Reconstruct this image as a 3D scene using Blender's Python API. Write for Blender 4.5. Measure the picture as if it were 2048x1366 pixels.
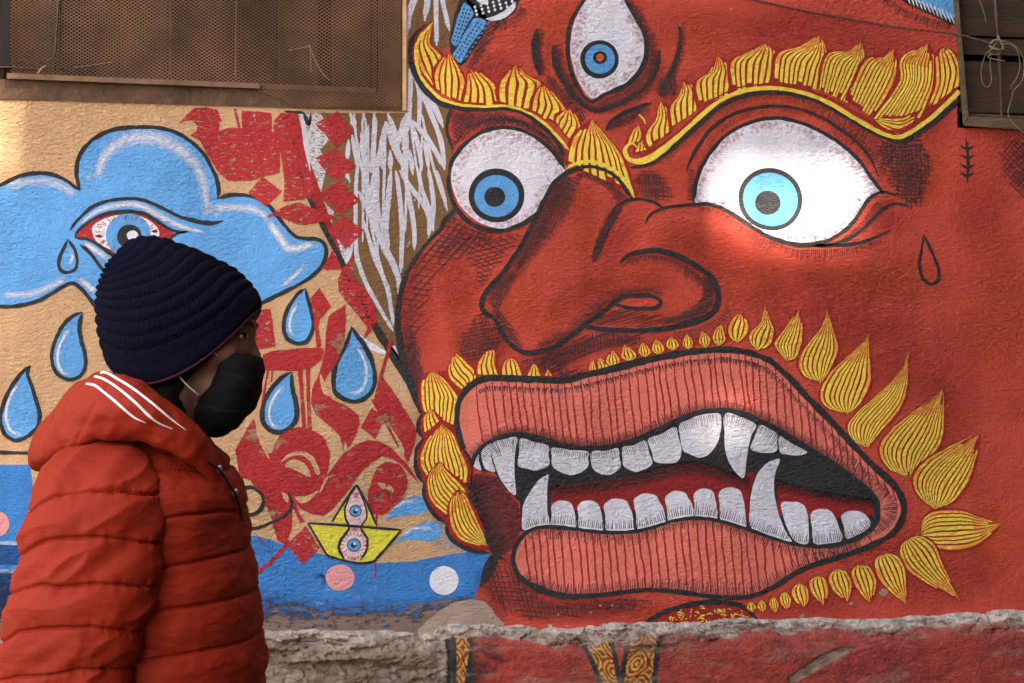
import bpy, math, random
import numpy as np
from mathutils import Vector, noise as mnoise
from mathutils.bvhtree import BVHTree
random.seed(7); np.random.seed(7)
R = math.radians
scene = bpy.context.scene
for o in list(bpy.data.objects): bpy.data.objects.remove(o)

# ------------------------------------------------------------------ camera
TH = R(10.0); CAM = Vector((0.0, -5.42, 1.58)); FPX = 3982.0
cam = bpy.data.cameras.new('camera'); cam.lens = 70.0; cam.sensor_width = 36.0; cam.clip_end = 500
camo = bpy.data.objects.new('camera', cam); scene.collection.objects.link(camo)
camo.location = CAM; camo.rotation_euler = (R(90), 0, -TH); scene.camera = camo
# ------------------------------------------------------------------ light
SUN_AZ, SUN_EL = R(20), R(42)          # azimuth to the right of straight out from the wall
SUNV = Vector((math.sin(SUN_AZ)*math.cos(SUN_EL), -math.cos(SUN_AZ)*math.cos(SUN_EL), math.sin(SUN_EL)))
world = bpy.data.worlds.new("World"); scene.world = world; world.use_nodes = True
wn = world.node_tree; bg = wn.nodes['Background']
sky = wn.nodes.new('ShaderNodeTexSky'); sky.sky_type = 'NISHITA'; sky.sun_disc = False
sky.sun_elevation = SUN_EL; sky.sun_rotation = math.atan2(SUNV.x, SUNV.y)
sky.air_density = 1.0; sky.dust_density = 5.0; sky.ozone_density = 0.5; sky.altitude = 1300
tint = wn.nodes.new('ShaderNodeMix'); tint.data_type = 'RGBA'; tint.blend_type = 'MULTIPLY'
tint.inputs[0].default_value = 1.0; tint.inputs[7].default_value = (1.0, 0.85, 0.69, 1)
wn.links.new(sky.outputs[0], tint.inputs[6]); wn.links.new(tint.outputs[2], bg.inputs[0]); bg.inputs[1].default_value = 0.15
sl = bpy.data.lights.new('sun', 'SUN'); sl.energy = 2.05; sl.angle = R(0.55); sl.color = (1.0, 0.93, 0.82)
so = bpy.data.objects.new('sun', sl); scene.collection.objects.link(so)
so.rotation_euler = SUNV.to_track_quat('Z', 'Y').to_euler(); so.location = SUNV*20
scene.view_settings.view_transform = 'Standard'; scene.view_settings.look = 'None'
scene.view_settings.exposure = 3.45; scene.view_settings.gamma = 1.0
scene.cycles.transparent_max_bounces = 48; scene.cycles.max_bounces = 8; scene.cycles.diffuse_bounces = 5

# ------------------------------------------------------------------ helpers
COL = scene.collection
def lin(c):
    def f(v):
        v /= 255.0
        return v/12.92 if v <= 0.04045 else ((v+0.055)/1.055)**2.4
    return (f(c[0]), f(c[1]), f(c[2]), 1.0)
def wallpt(px, py, yoff=0.0):
    """the point of the wall plane (or a plane yoff in front of it) under a point traced on the photograph"""
    a = (px-1024.0)/FPX; b = (683.0-py)/FPX
    dx = math.sin(TH)+a*math.cos(TH); dy = math.cos(TH)-a*math.sin(TH)
    t = (yoff-CAM.y)/dy
    return (CAM.x+t*dx, yoff, CAM.z+t*b)
def wallpx(x, z):
    """inverse of wallpt for arrays"""
    rx = x-CAM.x; ry = -CAM.y; dep = rx*math.sin(TH)+ry*math.cos(TH); rr = rx*math.cos(TH)-ry*math.sin(TH)
    return 1024+rr/dep*FPX, 683-(z-CAM.z)/dep*FPX
LY = 0.00030
def catmull(P, closed=False, step=6.0, wob=0.0):
    P = [np.array(p[:2], float) for p in P]; n = len(P); out = []
    if n < 3 and not closed:
        P = [P[0]+(P[-1]-P[0])*t for t in (0, .5, 1)]; n = 3
    segs = n if closed else n-1
    for i in range(segs):
        if closed: p0, p1, p2, p3 = P[(i-1) % n], P[i], P[(i+1) % n], P[(i+2) % n]
        else: p0, p1, p2, p3 = P[max(i-1, 0)], P[i], P[i+1], P[min(i+2, n-1)]
        m = max(2, int(np.linalg.norm(p2-p1)/step)+1)
        for k in range(m):
            t = k/m
            q = 0.5*((2*p1)+(-p0+p2)*t+(2*p0-5*p1+4*p2-p3)*t*t+(-p0+3*p1-3*p2+p3)*t**3)
            out.append(q)
    if not closed: out.append(P[-1])
    A = np.array(out)
    if wob:
        for k in range(len(A)):
            A[k, 0] += wob*mnoise.noise((A[k, 0]*.09, A[k, 1]*.09, 3.3)); A[k, 1] += wob*mnoise.noise((A[k, 0]*.09, A[k, 1]*.09, 9.1))
    return A
def resample(A, n):
    d = np.r_[0, np.cumsum(np.hypot(*np.diff(A, axis=0).T))]
    s = np.linspace(0, d[-1], n)
    return np.stack([np.interp(s, d, A[:, 0]), np.interp(s, d, A[:, 1])], 1)
def normals2(A):
    T = np.gradient(A, axis=0); L = np.hypot(T[:, 0], T[:, 1])+1e-9
    return np.stack([-T[:, 1]/L, T[:, 0]/L], 1)
def newobj(name, me, parent=None, **props):
    o = bpy.data.objects.new(name, me); COL.objects.link(o)
    if parent is not None: o.parent = parent
    for k, v in props.items(): o[k] = v
    return o
def empty(name, loc=(0, 0, 0), rz=0.0, parent=None, **props):
    o = bpy.data.objects.new(name, None); COL.objects.link(o); o.location = loc; o.rotation_euler = (0, 0, rz)
    o.empty_display_size = 0.1
    if parent is not None: o.parent = parent
    for k, v in props.items(): o[k] = v
    return o

class Paint:
    """flat coats of paint on the wall: every coat is a thin sheet a fraction of a millimetre above the one below"""
    def __init__(s): s.v = []; s.f = []; s.m = []; s.mi = []; s.a = []
    def mat(s, m):
        if m not in s.m: s.m.append(m)
        return s.m.index(m)
    def _add(s, pts, faces, m, L, al=None):
        b = len(s.v)
        for i, p in enumerate(pts):
            s.v.append(wallpt(p[0], p[1], -L*LY)); s.a.append(1.0 if al is None else al[i])
        k = s.mat(m)
        for f in faces: s.f.append([b+i for i in f]); s.mi.append(k)
        return s
    def fill(s, P, m, L, smooth=True, step=6, wob=1.4):
        A = catmull(P, True, step, wob) if smooth else np.array(P, float)
        if not smooth and wob:
            B = []
            for i in range(len(A)):
                p, q = A[i], A[(i+1) % len(A)]; k = max(1, int(np.linalg.norm(q-p)/12))
                for j in range(k):
                    r = p+(q-p)*j/k; B.append([r[0]+wob*mnoise.noise((r[0]*.1, r[1]*.1, 1)), r[1]+wob*mnoise.noise((r[0]*.1, r[1]*.1, 7))])
            A = np.array(B)
        return s._add(A, [list(range(len(A)))], m, L)
    def disc(s, cx, cy, rx, ry, m, L, rot=0, n=48, wob=.8):
        P = []
        for k in range(n):
            t = 2*math.pi*k/n; w = 1+wob*.02*mnoise.noise((math.cos(t)*1.5+cx, math.sin(t)*1.5, 2))
            x, y = rx*w*math.cos(t), ry*w*math.sin(t)
            P.append((cx+x*math.cos(rot)-y*math.sin(rot), cy+x*math.sin(rot)+y*math.cos(rot)))
        return s._add(P, [list(range(n))], m, L)
    def stroke(s, P, w, m, L, taper=(0.35, 0.35), closed=False, step=6, wob=.9, smooth=True, rough=.15):
        A = catmull(P, closed, step, wob) if smooth else resample(np.array(P, float), max(2, int(sum(np.hypot(*np.diff(np.array(P, float), axis=0).T))/step)))
        if closed: A = np.vstack([A, A[:1]])
        n = len(A); N = normals2(A)
        if closed: N[0] = N[-1] = (N[0]+N[-1])/np.linalg.norm(N[0]+N[-1])
        W = np.interp(np.linspace(0, 1, n), np.linspace(0, 1, len(w)), w) if hasattr(w, '__len__') else np.full(n, float(w))
        for k in range(n): W[k] *= 1+rough*2*mnoise.noise((A[k, 0]*.05, A[k, 1]*.05, 5.5))
        if not closed:
            d = np.r_[0, np.cumsum(np.hypot(*np.diff(A, axis=0).T))]; D = d[-1]
            if taper[0]: W *= np.clip(d/(W*1.4+1e-6), taper[0], 1)
            if taper[1]: W *= np.clip((D-d)/(W*1.4+1e-6), taper[1], 1)
        pts = np.vstack([A+N*W[:, None]/2, A-N*W[:, None]/2])
        return s._add(pts, [[i, i+1, n+i+1, n+i] for i in range(n-1)], m, L)
    def tick(s, x, y, dx, dy, w, m, L):
        l = math.hypot(dx, dy)+1e-6; nx, ny = -dy/l*w/2, dx/l*w/2
        return s._add([(x+nx, y+ny), (x-nx, y-ny), (x+dx-nx*.4, y+dy-ny*.4), (x+dx+nx*.4, y+dy+ny*.4)], [[0, 1, 2, 3]], m, L)
    def hatch(s, P, length, m, L, sp=5, w=2.2, ang=90, jit=.35, off=0, closed=False):
        """short pen strokes set off one side of a line"""
        A = catmull(P, closed, 3); d = np.r_[0, np.cumsum(np.hypot(*np.diff(A, axis=0).T))]
        n = max(2, int(d[-1]/sp)); B = resample(A, n); N = normals2(B)
        ca = math.atan2
        for k in range(n):
            u = k/(n-1)
            l = np.interp(u, np.linspace(0, 1, len(length)), length) if hasattr(length, '__len__') else length
            l *= 1+random.uniform(-jit, jit)
            th = math.atan2(N[k, 1], N[k, 0])+R(ang-90)+random.uniform(-.06, .06)
            o = off*(1+random.uniform(-.1, .1))
            s.tick(B[k, 0]+math.cos(th)*o+random.uniform(-.8, .8), B[k, 1]+math.sin(th)*o, math.cos(th)*l, math.sin(th)*l, w*random.uniform(.7, 1.2), m, L+.3*random.random())
        return s
    def cross(s, P, angs, m, L, sp=8, w=2.0, smooth=True, gap=.06):
        """lines ruled across an outline, each a little unsteady"""
        A = catmull(P, True, 10) if smooth else np.array(P, float)
        c = A.mean(0); rad = np.max(np.hypot(*(A-c).T))
        for q, a in enumerate(angs):
            dx, dy = math.cos(R(a)), math.sin(R(a)); nx, ny = -dy, dx
            t = -rad
            while t < rad:
                t += sp*random.uniform(.75, 1.25); ox, oy = c[0]+nx*t, c[1]+ny*t; hits = []
                for i in range(len(A)):
                    p, r_ = A[i], A[(i+1) % len(A)]
                    d1 = (p[0]-ox)*nx+(p[1]-oy)*ny; d2 = (r_[0]-ox)*nx+(r_[1]-oy)*ny
                    if (d1 < 0) != (d2 < 0):
                        e = d1/(d1-d2); X = p[0]+(r_[0]-p[0])*e; Y = p[1]+(r_[1]-p[1])*e
                        hits.append((X-ox)*dx+(Y-oy)*dy)
                hits.sort()
                for i in range(0, len(hits)-1, 2):
                    h0, h1 = hits[i], hits[i+1]; l = h1-h0; h0 += l*random.uniform(-.12, .12); h1 += l*random.uniform(-.12, .12)
                    if h1-h0 < 4: continue
                    sk = random.uniform(-.05, .05)*(h1-h0)
                    s.stroke([(ox+dx*h0, oy+dy*h0), (ox+dx*(h0+h1)/2+nx*random.uniform(-1, 1), oy+dy*(h0+h1)/2+ny*random.uniform(-1, 1)), (ox+dx*h1+nx*sk, oy+dy*h1+ny*sk)],
                             w*random.uniform(.7, 1.25), m, L+.15*q+.3*random.random(), taper=(.3, .3), step=14, wob=.8)
        return s
    def soft(s, cx, cy, rx, ry, m, L, rot=0, al=1.0, n=28, hard=0.0):
        """a sprayed blot whose density falls off towards its rim"""
        pts = [(cx, cy)]; a = [al]; F = []; rings = [(.3, .88), (.55, .6), (.78, .25), (1.0, 0.0)]
        for r, q in rings:
            for k in range(n):
                t = 2*math.pi*k/n; x, y = rx*r*math.cos(t), ry*r*math.sin(t)
                pts.append((cx+x*math.cos(rot)-y*math.sin(rot), cy+x*math.sin(rot)+y*math.cos(rot))); a.append(al*q)
        for k in range(n): F.append([0, 1+k, 1+(k+1) % n])
        for j in range(len(rings)-1):
            for k in range(n): F.append([1+j*n+k, 1+j*n+n+k, 1+j*n+n+(k+1) % n, 1+j*n+(k+1) % n])
        return s._add(pts, F, m, L, a)
    def softstroke(s, P, w, m, L, al=1.0, closed=False):
        A = catmull(P, closed, 7); n = len(A); N = normals2(A); pts = []; a = []
        W = np.interp(np.linspace(0, 1, n), np.linspace(0, 1, len(w)), w) if hasattr(w, '__len__') else np.full(n, float(w))
        E = np.clip(np.minimum(np.arange(n), n-1-np.arange(n))/3.0, 0, 1) if not closed else np.ones(n)
        cols = [(-1, 0), (-.5, .62), (0, 1), (.5, .62), (1, 0)]
        for c, q in cols:
            for k in range(n): pts.append(A[k]+N[k]*W[k]/2*c); a.append(al*q*E[k])
        F = [[j*n+k, j*n+k+1, (j+1)*n+k+1, (j+1)*n+k] for j in range(4) for k in range(n-1)]
        return s._add(pts, F, m, L, a)
    def band(s, P, Q, m, L, a0=1.0, a1=0.0, rows=5):
        """a coat fading from one line to another"""
        A = catmull(P, False, 10); n = max(12, len(A)); A = resample(A, n); B = resample(catmull(Q, False, 10), n); pts = []; a = []
        for j in range(rows):
            t = j/(rows-1)
            for k in range(n): pts.append(A[k]*(1-t)+B[k]*t); a.append(a0*(1-t)+a1*t)
        F = [[j*n+k, j*n+k+1, (j+1)*n+k+1, (j+1)*n+k] for j in range(rows-1) for k in range(n-1)]
        return s._add(pts, F, m, L, a)
    def build(s, name, parent=None, **props):
        me = bpy.data.meshes.new(name); me.from_pydata(s.v, [], s.f)
        for m in s.m: me.materials.append(m)
        me.polygons.foreach_set('material_index', s.mi)
        at = me.attributes.new('a', 'FLOAT', 'POINT'); at.data.foreach_set('value', s.a)
        me.update()
        # all coats face the street
        if len(me.polygons) and sum(p.normal.y*p.area for p in me.polygons) > 0: me.flip_normals()
        return newobj(name, me, parent, **props)

# ------------------------------------------------------------------ materials
def nodes(name):
    m = bpy.data.materials.new(name); m.use_nodes = True; nt = m.node_tree
    return m, nt, nt.nodes['Principled BSDF'], nt.nodes['Material Output']
def N(nt, t, **kw):
    n = nt.nodes.new(t)
    for k, v in kw.items(): setattr(n, k, v)
    return n
# stucco relief shared by all coats of paint on the wall
stg = bpy.data.node_groups.new('stucco', 'ShaderNodeTree')
stg.interface.new_socket('Height', in_out='OUTPUT', socket_type='NodeSocketFloat')
stg.interface.new_socket('Fine', in_out='OUTPUT', socket_type='NodeSocketFloat')
stg.interface.new_socket('Crack', in_out='OUTPUT', socket_type='NodeSocketFloat')
def mk_stucco():
    t = stg; out = t.nodes.new('NodeGroupOutput'); g = t.nodes.new('ShaderNodeNewGeometry')
    def mapped(sc, rot=(0, 0, 0)):
        m = t.nodes.new('ShaderNodeMapping'); m.inputs['Scale'].default_value = sc; m.inputs['Rotation'].default_value = rot
        t.links.new(g.outputs['Position'], m.inputs['Vector']); return m
    def nz(m, sc, det, ro, dist=0):
        n = t.nodes.new('ShaderNodeTexNoise'); n.inputs['Scale'].default_value = sc; n.inputs['Detail'].default_value = det
        n.inputs['Roughness'].default_value = ro; n.inputs['Distortion'].default_value = dist; t.links.new(m.outputs[0], n.inputs['Vector']); return n
    def mth(op, a, b):
        n = t.nodes.new('ShaderNodeMath'); n.operation = op
        for i, q in enumerate((a, b)):
            if isinstance(q, (int, float)): n.inputs[i].default_value = q
            else: t.links.new(q, n.inputs[i])
        return n.outputs[0]
    m1 = mapped((1, 1, 1.8), (0, R(4), 0)); a = nz(m1, 60, 4, .64, .5).outputs[0]      # dragged trowel lumps
    b = nz(mapped((1, 1, 1.5)), 170, 2, .6, .2).outputs[0]                               # sand grain
    c = nz(mapped((1, 1, 1.3)), 5, 3, .5).outputs[0]                                     # waviness
    mask = nz(mapped((1, 1, 1)), 2.2, 2, .5).outputs[0]
    mr = t.nodes.new('ShaderNodeMapRange'); mr.inputs[1].default_value = .35; mr.inputs[2].default_value = .7; mr.inputs[3].default_value = .2; mr.inputs[4].default_value = 1.5
    t.links.new(mask, mr.inputs[0])
    am = mth('MULTIPLY', mth('SUBTRACT', a, .5), mr.outputs[0])
    h = mth('ADD', mth('MULTIPLY', am, 1.0), mth('ADD', mth('MULTIPLY', b, .30), mth('MULTIPLY', c, 1.6)))
    # hairline cracks, only here and there
    vo = t.nodes.new('ShaderNodeTexVoronoi'); vo.feature = 'DISTANCE_TO_EDGE'; vo.inputs['Scale'].default_value = 1.7
    wv = t.nodes.new('ShaderNodeVectorMath'); wv.operation = 'ADD'; wn_ = t.nodes.new('ShaderNodeTexNoise'); wn_.inputs['Scale'].default_value = 7; wn_.inputs['Detail'].default_value = 6
    ws = t.nodes.new('ShaderNodeVectorMath'); ws.operation = 'SCALE'; ws.inputs['Scale'].default_value = .35
    t.links.new(g.outputs['Position'], wn_.inputs['Vector']); t.links.new(wn_.outputs[1], ws.inputs[0]); t.links.new(g.outputs['Position'], wv.inputs[0]); t.links.new(ws.outputs[0], wv.inputs[1]); t.links.new(wv.outputs[0], vo.inputs['Vector'])
    c1 = t.nodes.new('ShaderNodeMapRange'); c1.inputs[1].default_value = .0; c1.inputs[2].default_value = .0035; c1.inputs[3].default_value = 1; c1.inputs[4].default_value = 0; t.links.new(vo.outputs[0], c1.inputs[0])
    c2 = t.nodes.new('ShaderNodeMapRange'); c2.inputs[1].default_value = .60; c2.inputs[2].default_value = .68; t.links.new(mask, c2.inputs[0]); ck = mth('MULTIPLY', c1.outputs[0], c2.outputs[0])
    h = mth('SUBTRACT', h, mth('MULTIPLY', ck, .5)); t.links.new(h, out.inputs[0]); t.links.new(b, out.inputs[1]); t.links.new(ck, out.inputs[2])
mk_stucco()
def paint(name, rgb, var=.12, rough=.7, alpha=None, bump=.0118, edge=.0, thr=(.42, .52), scl=(60, 1, 2.6), worn=0.0):
    """wall paint. alpha None: solid; 'soft': density from attribute a; 'dry': broken by a dry brush"""
    m, nt, p, out = nodes(name); L = nt.links
    g = N(nt, 'ShaderNodeNewGeometry'); st = N(nt, 'ShaderNodeGroup'); st.node_tree = stg
    n1 = N(nt, 'ShaderNodeTexNoise'); n1.inputs['Scale'].default_value = 3.2; n1.inputs['Detail'].default_value = 5; n1.inputs['Roughness'].default_value = .65
    L.new(g.outputs['Position'], n1.inputs['Vector'])
    mr = N(nt, 'ShaderNodeMapRange'); mr.inputs[1].default_value = .3; mr.inputs[2].default_value = .7; mr.inputs[3].default_value = 1-var; mr.inputs[4].default_value = 1+var
    L.new(n1.outputs[0], mr.inputs[0])
    mr2 = N(nt, 'ShaderNodeMapRange'); mr2.inputs[1].default_value = .3; mr2.inputs[2].default_value = .7; mr2.inputs[3].default_value = .9; mr2.inputs[4].default_value = 1.08
    L.new(st.outputs[1], mr2.inputs[0])
    mu = N(nt, 'ShaderNodeMath', operation='MULTIPLY'); L.new(mr.outputs[0], mu.inputs[0]); L.new(mr2.outputs[0], mu.inputs[1])
    vm = N(nt, 'ShaderNodeVectorMath', operation='SCALE'); vm.inputs[0].default_value = lin(rgb)[:3]; L.new(mu.outputs[0], vm.inputs['Scale'])
    base = vm.outputs[0]
    if worn:
        nw = N(nt, 'ShaderNodeTexNoise'); nw.inputs['Scale'].default_value = 9; nw.inputs['Detail'].default_value = 8; nw.inputs['Roughness'].default_value = .72
        mp = N(nt, 'ShaderNodeMapping'); mp.inputs['Scale'].default_value = (1, 1, 1.8); L.new(g.outputs['Position'], mp.inputs['Vector']); L.new(mp.outputs[0], nw.inputs['Vector'])
        cr = N(nt, 'ShaderNodeMapRange'); cr.inputs[1].default_value = .68-worn*.1; cr.inputs[2].default_value = .72-worn*.1; L.new(nw.outputs[0], cr.inputs[0])
        mx = N(nt, 'ShaderNodeMix', data_type='RGBA'); L.new(cr.outputs[0], mx.inputs[0]); L.new(base, mx.inputs[6]); mx.inputs[7].default_value = lin((150, 112, 84)); base = mx.outputs[2]
    # rain streaks, tiny lost flakes of paint, dust in the cracks
    sm = N(nt, 'ShaderNodeMapping'); sm.inputs['Scale'].default_value = (9, 1, .7); L.new(g.outputs['Position'], sm.inputs['Vector']); sn = N(nt, 'ShaderNodeTexNoise'); sn.inputs['Scale'].default_value = 1.6; sn.inputs['Detail'].default_value = 6; sn.inputs['Roughness'].default_value = .7; L.new(sm.outputs[0], sn.inputs['Vector'])
    sr = N(nt, 'ShaderNodeMapRange'); sr.inputs[1].default_value = .3; sr.inputs[2].default_value = .7; sr.inputs[3].default_value = .88; sr.inputs[4].default_value = 1.08; L.new(sn.outputs[0], sr.inputs[0])
    s3 = N(nt, 'ShaderNodeVectorMath', operation='SCALE'); L.new(base, s3.inputs[0]); L.new(sr.outputs[0], s3.inputs['Scale']); base = s3.outputs[0]
    fn = N(nt, 'ShaderNodeTexNoise'); fn.inputs['Scale'].default_value = 75; fn.inputs['Detail'].default_value = 5; fn.inputs['Roughness'].default_value = .75; L.new(g.outputs['Position'], fn.inputs['Vector'])
    fr_ = N(nt, 'ShaderNodeMapRange'); fr_.inputs[1].default_value = .70; fr_.inputs[2].default_value = .76; fr_.inputs[4].default_value = .6; L.new(fn.outputs[0], fr_.inputs[0])
    fx = N(nt, 'ShaderNodeMix', data_type='RGBA'); L.new(fr_.outputs[0], fx.inputs[0]); L.new(base, fx.inputs[6]); fx.inputs[7].default_value = lin((176, 142, 118))
    kx = N(nt, 'ShaderNodeMix', data_type='RGBA'); km = N(nt, 'ShaderNodeMath', operation='MULTIPLY'); km.inputs[1].default_value = .75; L.new(st.outputs[2], km.inputs[0]); L.new(km.outputs[0], kx.inputs[0]); L.new(fx.outputs[2], kx.inputs[6]); kx.inputs[7].default_value = lin((70, 50, 40)); base = kx.outputs[2]
    L.new(base, p.inputs['Base Color']); p.inputs['Roughness'].default_value = rough
    p.inputs['Specular IOR Level'].default_value = .3
    bp = N(nt, 'ShaderNodeBump'); bp.inputs['Strength'].default_value = 1.0; bp.inputs['Distance'].default_value = bump
    L.new(st.outputs[0], bp.inputs['Height']); L.new(bp.outputs[0], p.inputs['Normal'])
    if alpha:
        tr = N(nt, 'ShaderNodeBsdfTransparent'); ms = N(nt, 'ShaderNodeMixShader')
        at = N(nt, 'ShaderNodeAttribute', attribute_name='a')
        nb = N(nt, 'ShaderNodeTexNoise'); nb.inputs['Scale'].default_value = scl[0]; nb.inputs['Detail'].default_value = 4; nb.inputs['Roughness'].default_value = .7
        mp2 = N(nt, 'ShaderNodeMapping'); mp2.inputs['Scale'].default_value = (scl[1], 1, scl[2]); L.new(g.outputs['Position'], mp2.inputs['Vector']); L.new(mp2.outputs[0], nb.inputs['Vector'])
        if alpha == 'soft':
            r1 = N(nt, 'ShaderNodeMapRange'); r1.inputs[1].default_value = .3; r1.inputs[2].default_value = .7; r1.inputs[3].default_value = .55; r1.inputs[4].default_value = 1.4
            L.new(nb.outputs[0], r1.inputs[0]); mm = N(nt, 'ShaderNodeMath', operation='MULTIPLY', use_clamp=True); L.new(at.outputs['Fac'], mm.inputs[0]); L.new(r1.outputs[0], mm.inputs[1]); fac = mm.outputs[0]
        else:   # dry brush: threshold moves with attribute a
            s1 = N(nt, 'ShaderNodeMath', operation='ADD'); L.new(nb.outputs[0], s1.inputs[0])
            s2 = N(nt, 'ShaderNodeMath', operation='MULTIPLY_ADD'); L.new(at.outputs['Fac'], s2.inputs[0]); s2.inputs[1].default_value = .5; s2.inputs[2].default_value = -.5; L.new(s2.outputs[0], s1.inputs[1])
            r1 = N(nt, 'ShaderNodeMapRange'); r1.inputs[1].default_value = thr[0]; r1.inputs[2].default_value = thr[1]; L.new(s1.outputs[0], r1.inputs[0]); fac = r1.outputs[0]
        L.new(fac, ms.inputs[0]); L.new(tr.outputs[0], ms.inputs[1]); L.new(p.outputs[0], ms.inputs[2]); L.new(ms.outputs[0], out.inputs[0])
    return m
def simple(name, rgb, rough=.6, metal=0, nscale=8, var=.25, bump=.002, bscale=60, stretch=(1, 1, 1), rgb2=None, spec=.4, sheen=0):
    m, nt, p, out = nodes(name); L = nt.links; tc = N(nt, 'ShaderNodeTexCoord')
    mp = N(nt, 'ShaderNodeMapping'); mp.inputs['Scale'].default_value = stretch; L.new(tc.outputs['Object'], mp.inputs['Vector'])
    n1 = N(nt, 'ShaderNodeTexNoise'); n1.inputs['Scale'].default_value = nscale; n1.inputs['Detail'].default_value = 6; n1.inputs['Roughness'].default_value = .65; L.new(mp.outputs[0], n1.inputs['Vector'])
    cr = N(nt, 'ShaderNodeMapRange'); cr.inputs[1].default_value = .3; cr.inputs[2].default_value = .7; L.new(n1.outputs[0], cr.inputs[0])
    mx = N(nt, 'ShaderNodeMix', data_type='RGBA'); c = lin(rgb); L.new(cr.outputs[0], mx.inputs[0])
    c2 = lin(rgb2) if rgb2 else tuple(min(1, v*(1+var)) for v in c[:3])+(1,)
    c1 = c if rgb2 else tuple(v*(1-var) for v in c[:3])+(1,)
    mx.inputs[6].default_value = c1; mx.inputs[7].default_value = c2; L.new(mx.outputs[2], p.inputs['Base Color'])
    p.inputs['Roughness'].default_value = rough; p.inputs['Metallic'].default_value = metal; p.inputs['Specular IOR Level'].default_value = spec
    if sheen: p.inputs['Sheen Weight'].default_value = sheen; p.inputs['Sheen Roughness'].default_value = .5
    if bump:
        n2 = N(nt, 'ShaderNodeTexNoise'); n2.inputs['Scale'].default_value = bscale; n2.inputs['Detail'].default_value = 5; L.new(mp.outputs[0], n2.inputs['Vector'])
        bp = N(nt, 'ShaderNodeBump'); bp.inputs['Distance'].default_value = bump; L.new(n2.outputs[0], bp.inputs['Height']); L.new(bp.outputs[0], p.inputs['Normal'])
    return m
SAND = paint('sand_plaster', (203, 160, 116), .08, worn=.25)
BROWN = paint('brown_paint', (124, 88, 52), .15)
RED = paint('face_red', (196, 72, 53), .14)
REDS = paint('spray_deep_red', (164, 46, 40), .1, alpha='soft')
ORNS = paint('spray_orange', (208, 84, 44), .1, alpha='soft')
PNKS = paint('spray_pink_red', (200, 40, 56), .1, alpha='soft', scl=(110, 1, 1.5))
BLKS = paint('spray_black', (36, 30, 30), .05, alpha='soft')
WHTS = paint('spray_white', (222, 222, 230), .05, alpha='soft', scl=(90, 1, 2.4))
GRYS = paint('spray_grey', (176, 170, 176), .05, alpha='soft')
BLACK = paint('line_black', (42, 39, 38), .1, rough=.5)
PEN = paint('pen_black', (74, 44, 42), .1, rough=.55)
PENR = paint('pen_red', (166, 30, 30), .1)
YEL = paint('tuft_yellow', (240, 206, 70), .1)
YELO = paint('tuft_orange_yellow', (240, 164, 58), .1)
LRED = paint('tuft_red', (158, 34, 28), .1)
WHITE = paint('eye_white', (226, 219, 224), .03)
TOOTH = paint('tooth_white', (220, 214, 218), .04)
BLUE = paint('iris_blue', (96, 158, 212), .08)
SKYB = paint('cloud_blue', (98, 160, 216), .08, worn=.1)
SEA = paint('sea_blue', (58, 122, 186), .12, worn=.35)
SEAD = paint('sea_navy', (26, 62, 124), .2, alpha='soft')
SEAN_S = paint('deep_navy', (26, 42, 84), .2, alpha='soft')
LIP = paint('lip_salmon', (226, 118, 98), .06)
GUM = paint('gum_red', (142, 32, 28), .12)
CALL = paint('calligraphy_red', (176, 42, 46), .08, alpha='dry', thr=(.385, .465), scl=(55, 1, 2.6))
CALS = paint('calligraphy_solid', (172, 40, 42), .1, worn=1.15)
CHALK = paint('chalk_white', (206, 200, 206), .08, alpha='dry', thr=(.30, .40), scl=(150, 1, 2.2))
WASH = paint('thin_white', (206, 200, 200), .08, alpha='dry', thr=(.38, .5), scl=(80, 1, 2.6))
HULL = paint('boat_yellow', (216, 202, 60), .08)
PINK = paint('dot_pink', (222, 148, 148), .06)
BALLP = paint('eyeball_pink', (226, 190, 186), .05)
WEAR = paint('wear_brown', (120, 98, 84), .2, alpha='dry', thr=(.34, .44), scl=(24, 1, 2.2), bump=.012)
WEARD = paint('wear_dark', (70, 62, 66), .2, alpha='dry', thr=(.40, .52), scl=(30, 1, 2.4), bump=.012)
MORT = paint('bare_mortar', (166, 140, 122), .16, bump=.014)
# ------------------------------------------------------------------ the house (wall, mural, windows)
house = empty('painted_house', wallpt(1024, 683, 0)[:1]+(0, 0), label='plastered house wall with a mural of a red demon face and a blue cloud', category='building')
house.location = (0, 0, 0)
def box(bm_v, bm_f, x0, x1, y0, y1, z0, z1):
    b = len(bm_v)
    bm_v += [(x0, y0, z0), (x1, y0, z0), (x1, y1, z0), (x0, y1, z0), (x0, y0, z1), (x1, y0, z1), (x1, y1, z1), (x0, y1, z1)]
    bm_f += [[b+i for i in f] for f in ((0, 3, 2, 1), (4, 5, 6, 7), (0, 1, 5, 4), (1, 2, 6, 5), (2, 3, 7, 6), (3, 0, 4, 7))]
def mesh(name, v, f, mats, parent=None, smooth=False, mi=None, **props):
    me = bpy.data.meshes.new(name); me.from_pydata(v, [], f)
    for m in (mats if isinstance(mats, (list, tuple)) else [mats]): me.materials.append(m)
    if mi is not None: me.polygons.foreach_set('material_index', mi)
    if smooth: me.polygons.foreach_set('use_smooth', [True]*len(me.polygons))
    me.update(); return newobj(name, me, parent, **props)
def holed(x0, x1, z0, z1, holes, y0, y1):
    """a slab with rectangular openings, cut into butted blocks"""
    v, f = [], []; zs = sorted({z0, z1, *[h[2] for h in holes], *[h[3] for h in holes]})
    zs = [z for z in zs if z0 <= z <= z1]
    for a, b in zip(zs, zs[1:]):
        cuts = sorted([(h[0], h[1]) for h in holes if h[2] < b-1e-6 and h[3] > a+1e-6]); x = x0
        for c0, c1 in cuts:
            if c0 > x: box(v, f, x, c0, y0, y1, a, b)
            x = max(x, c1)
        if x < x1: box(v, f, x, x1, y0, y1, a, b)
    return v, f
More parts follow.
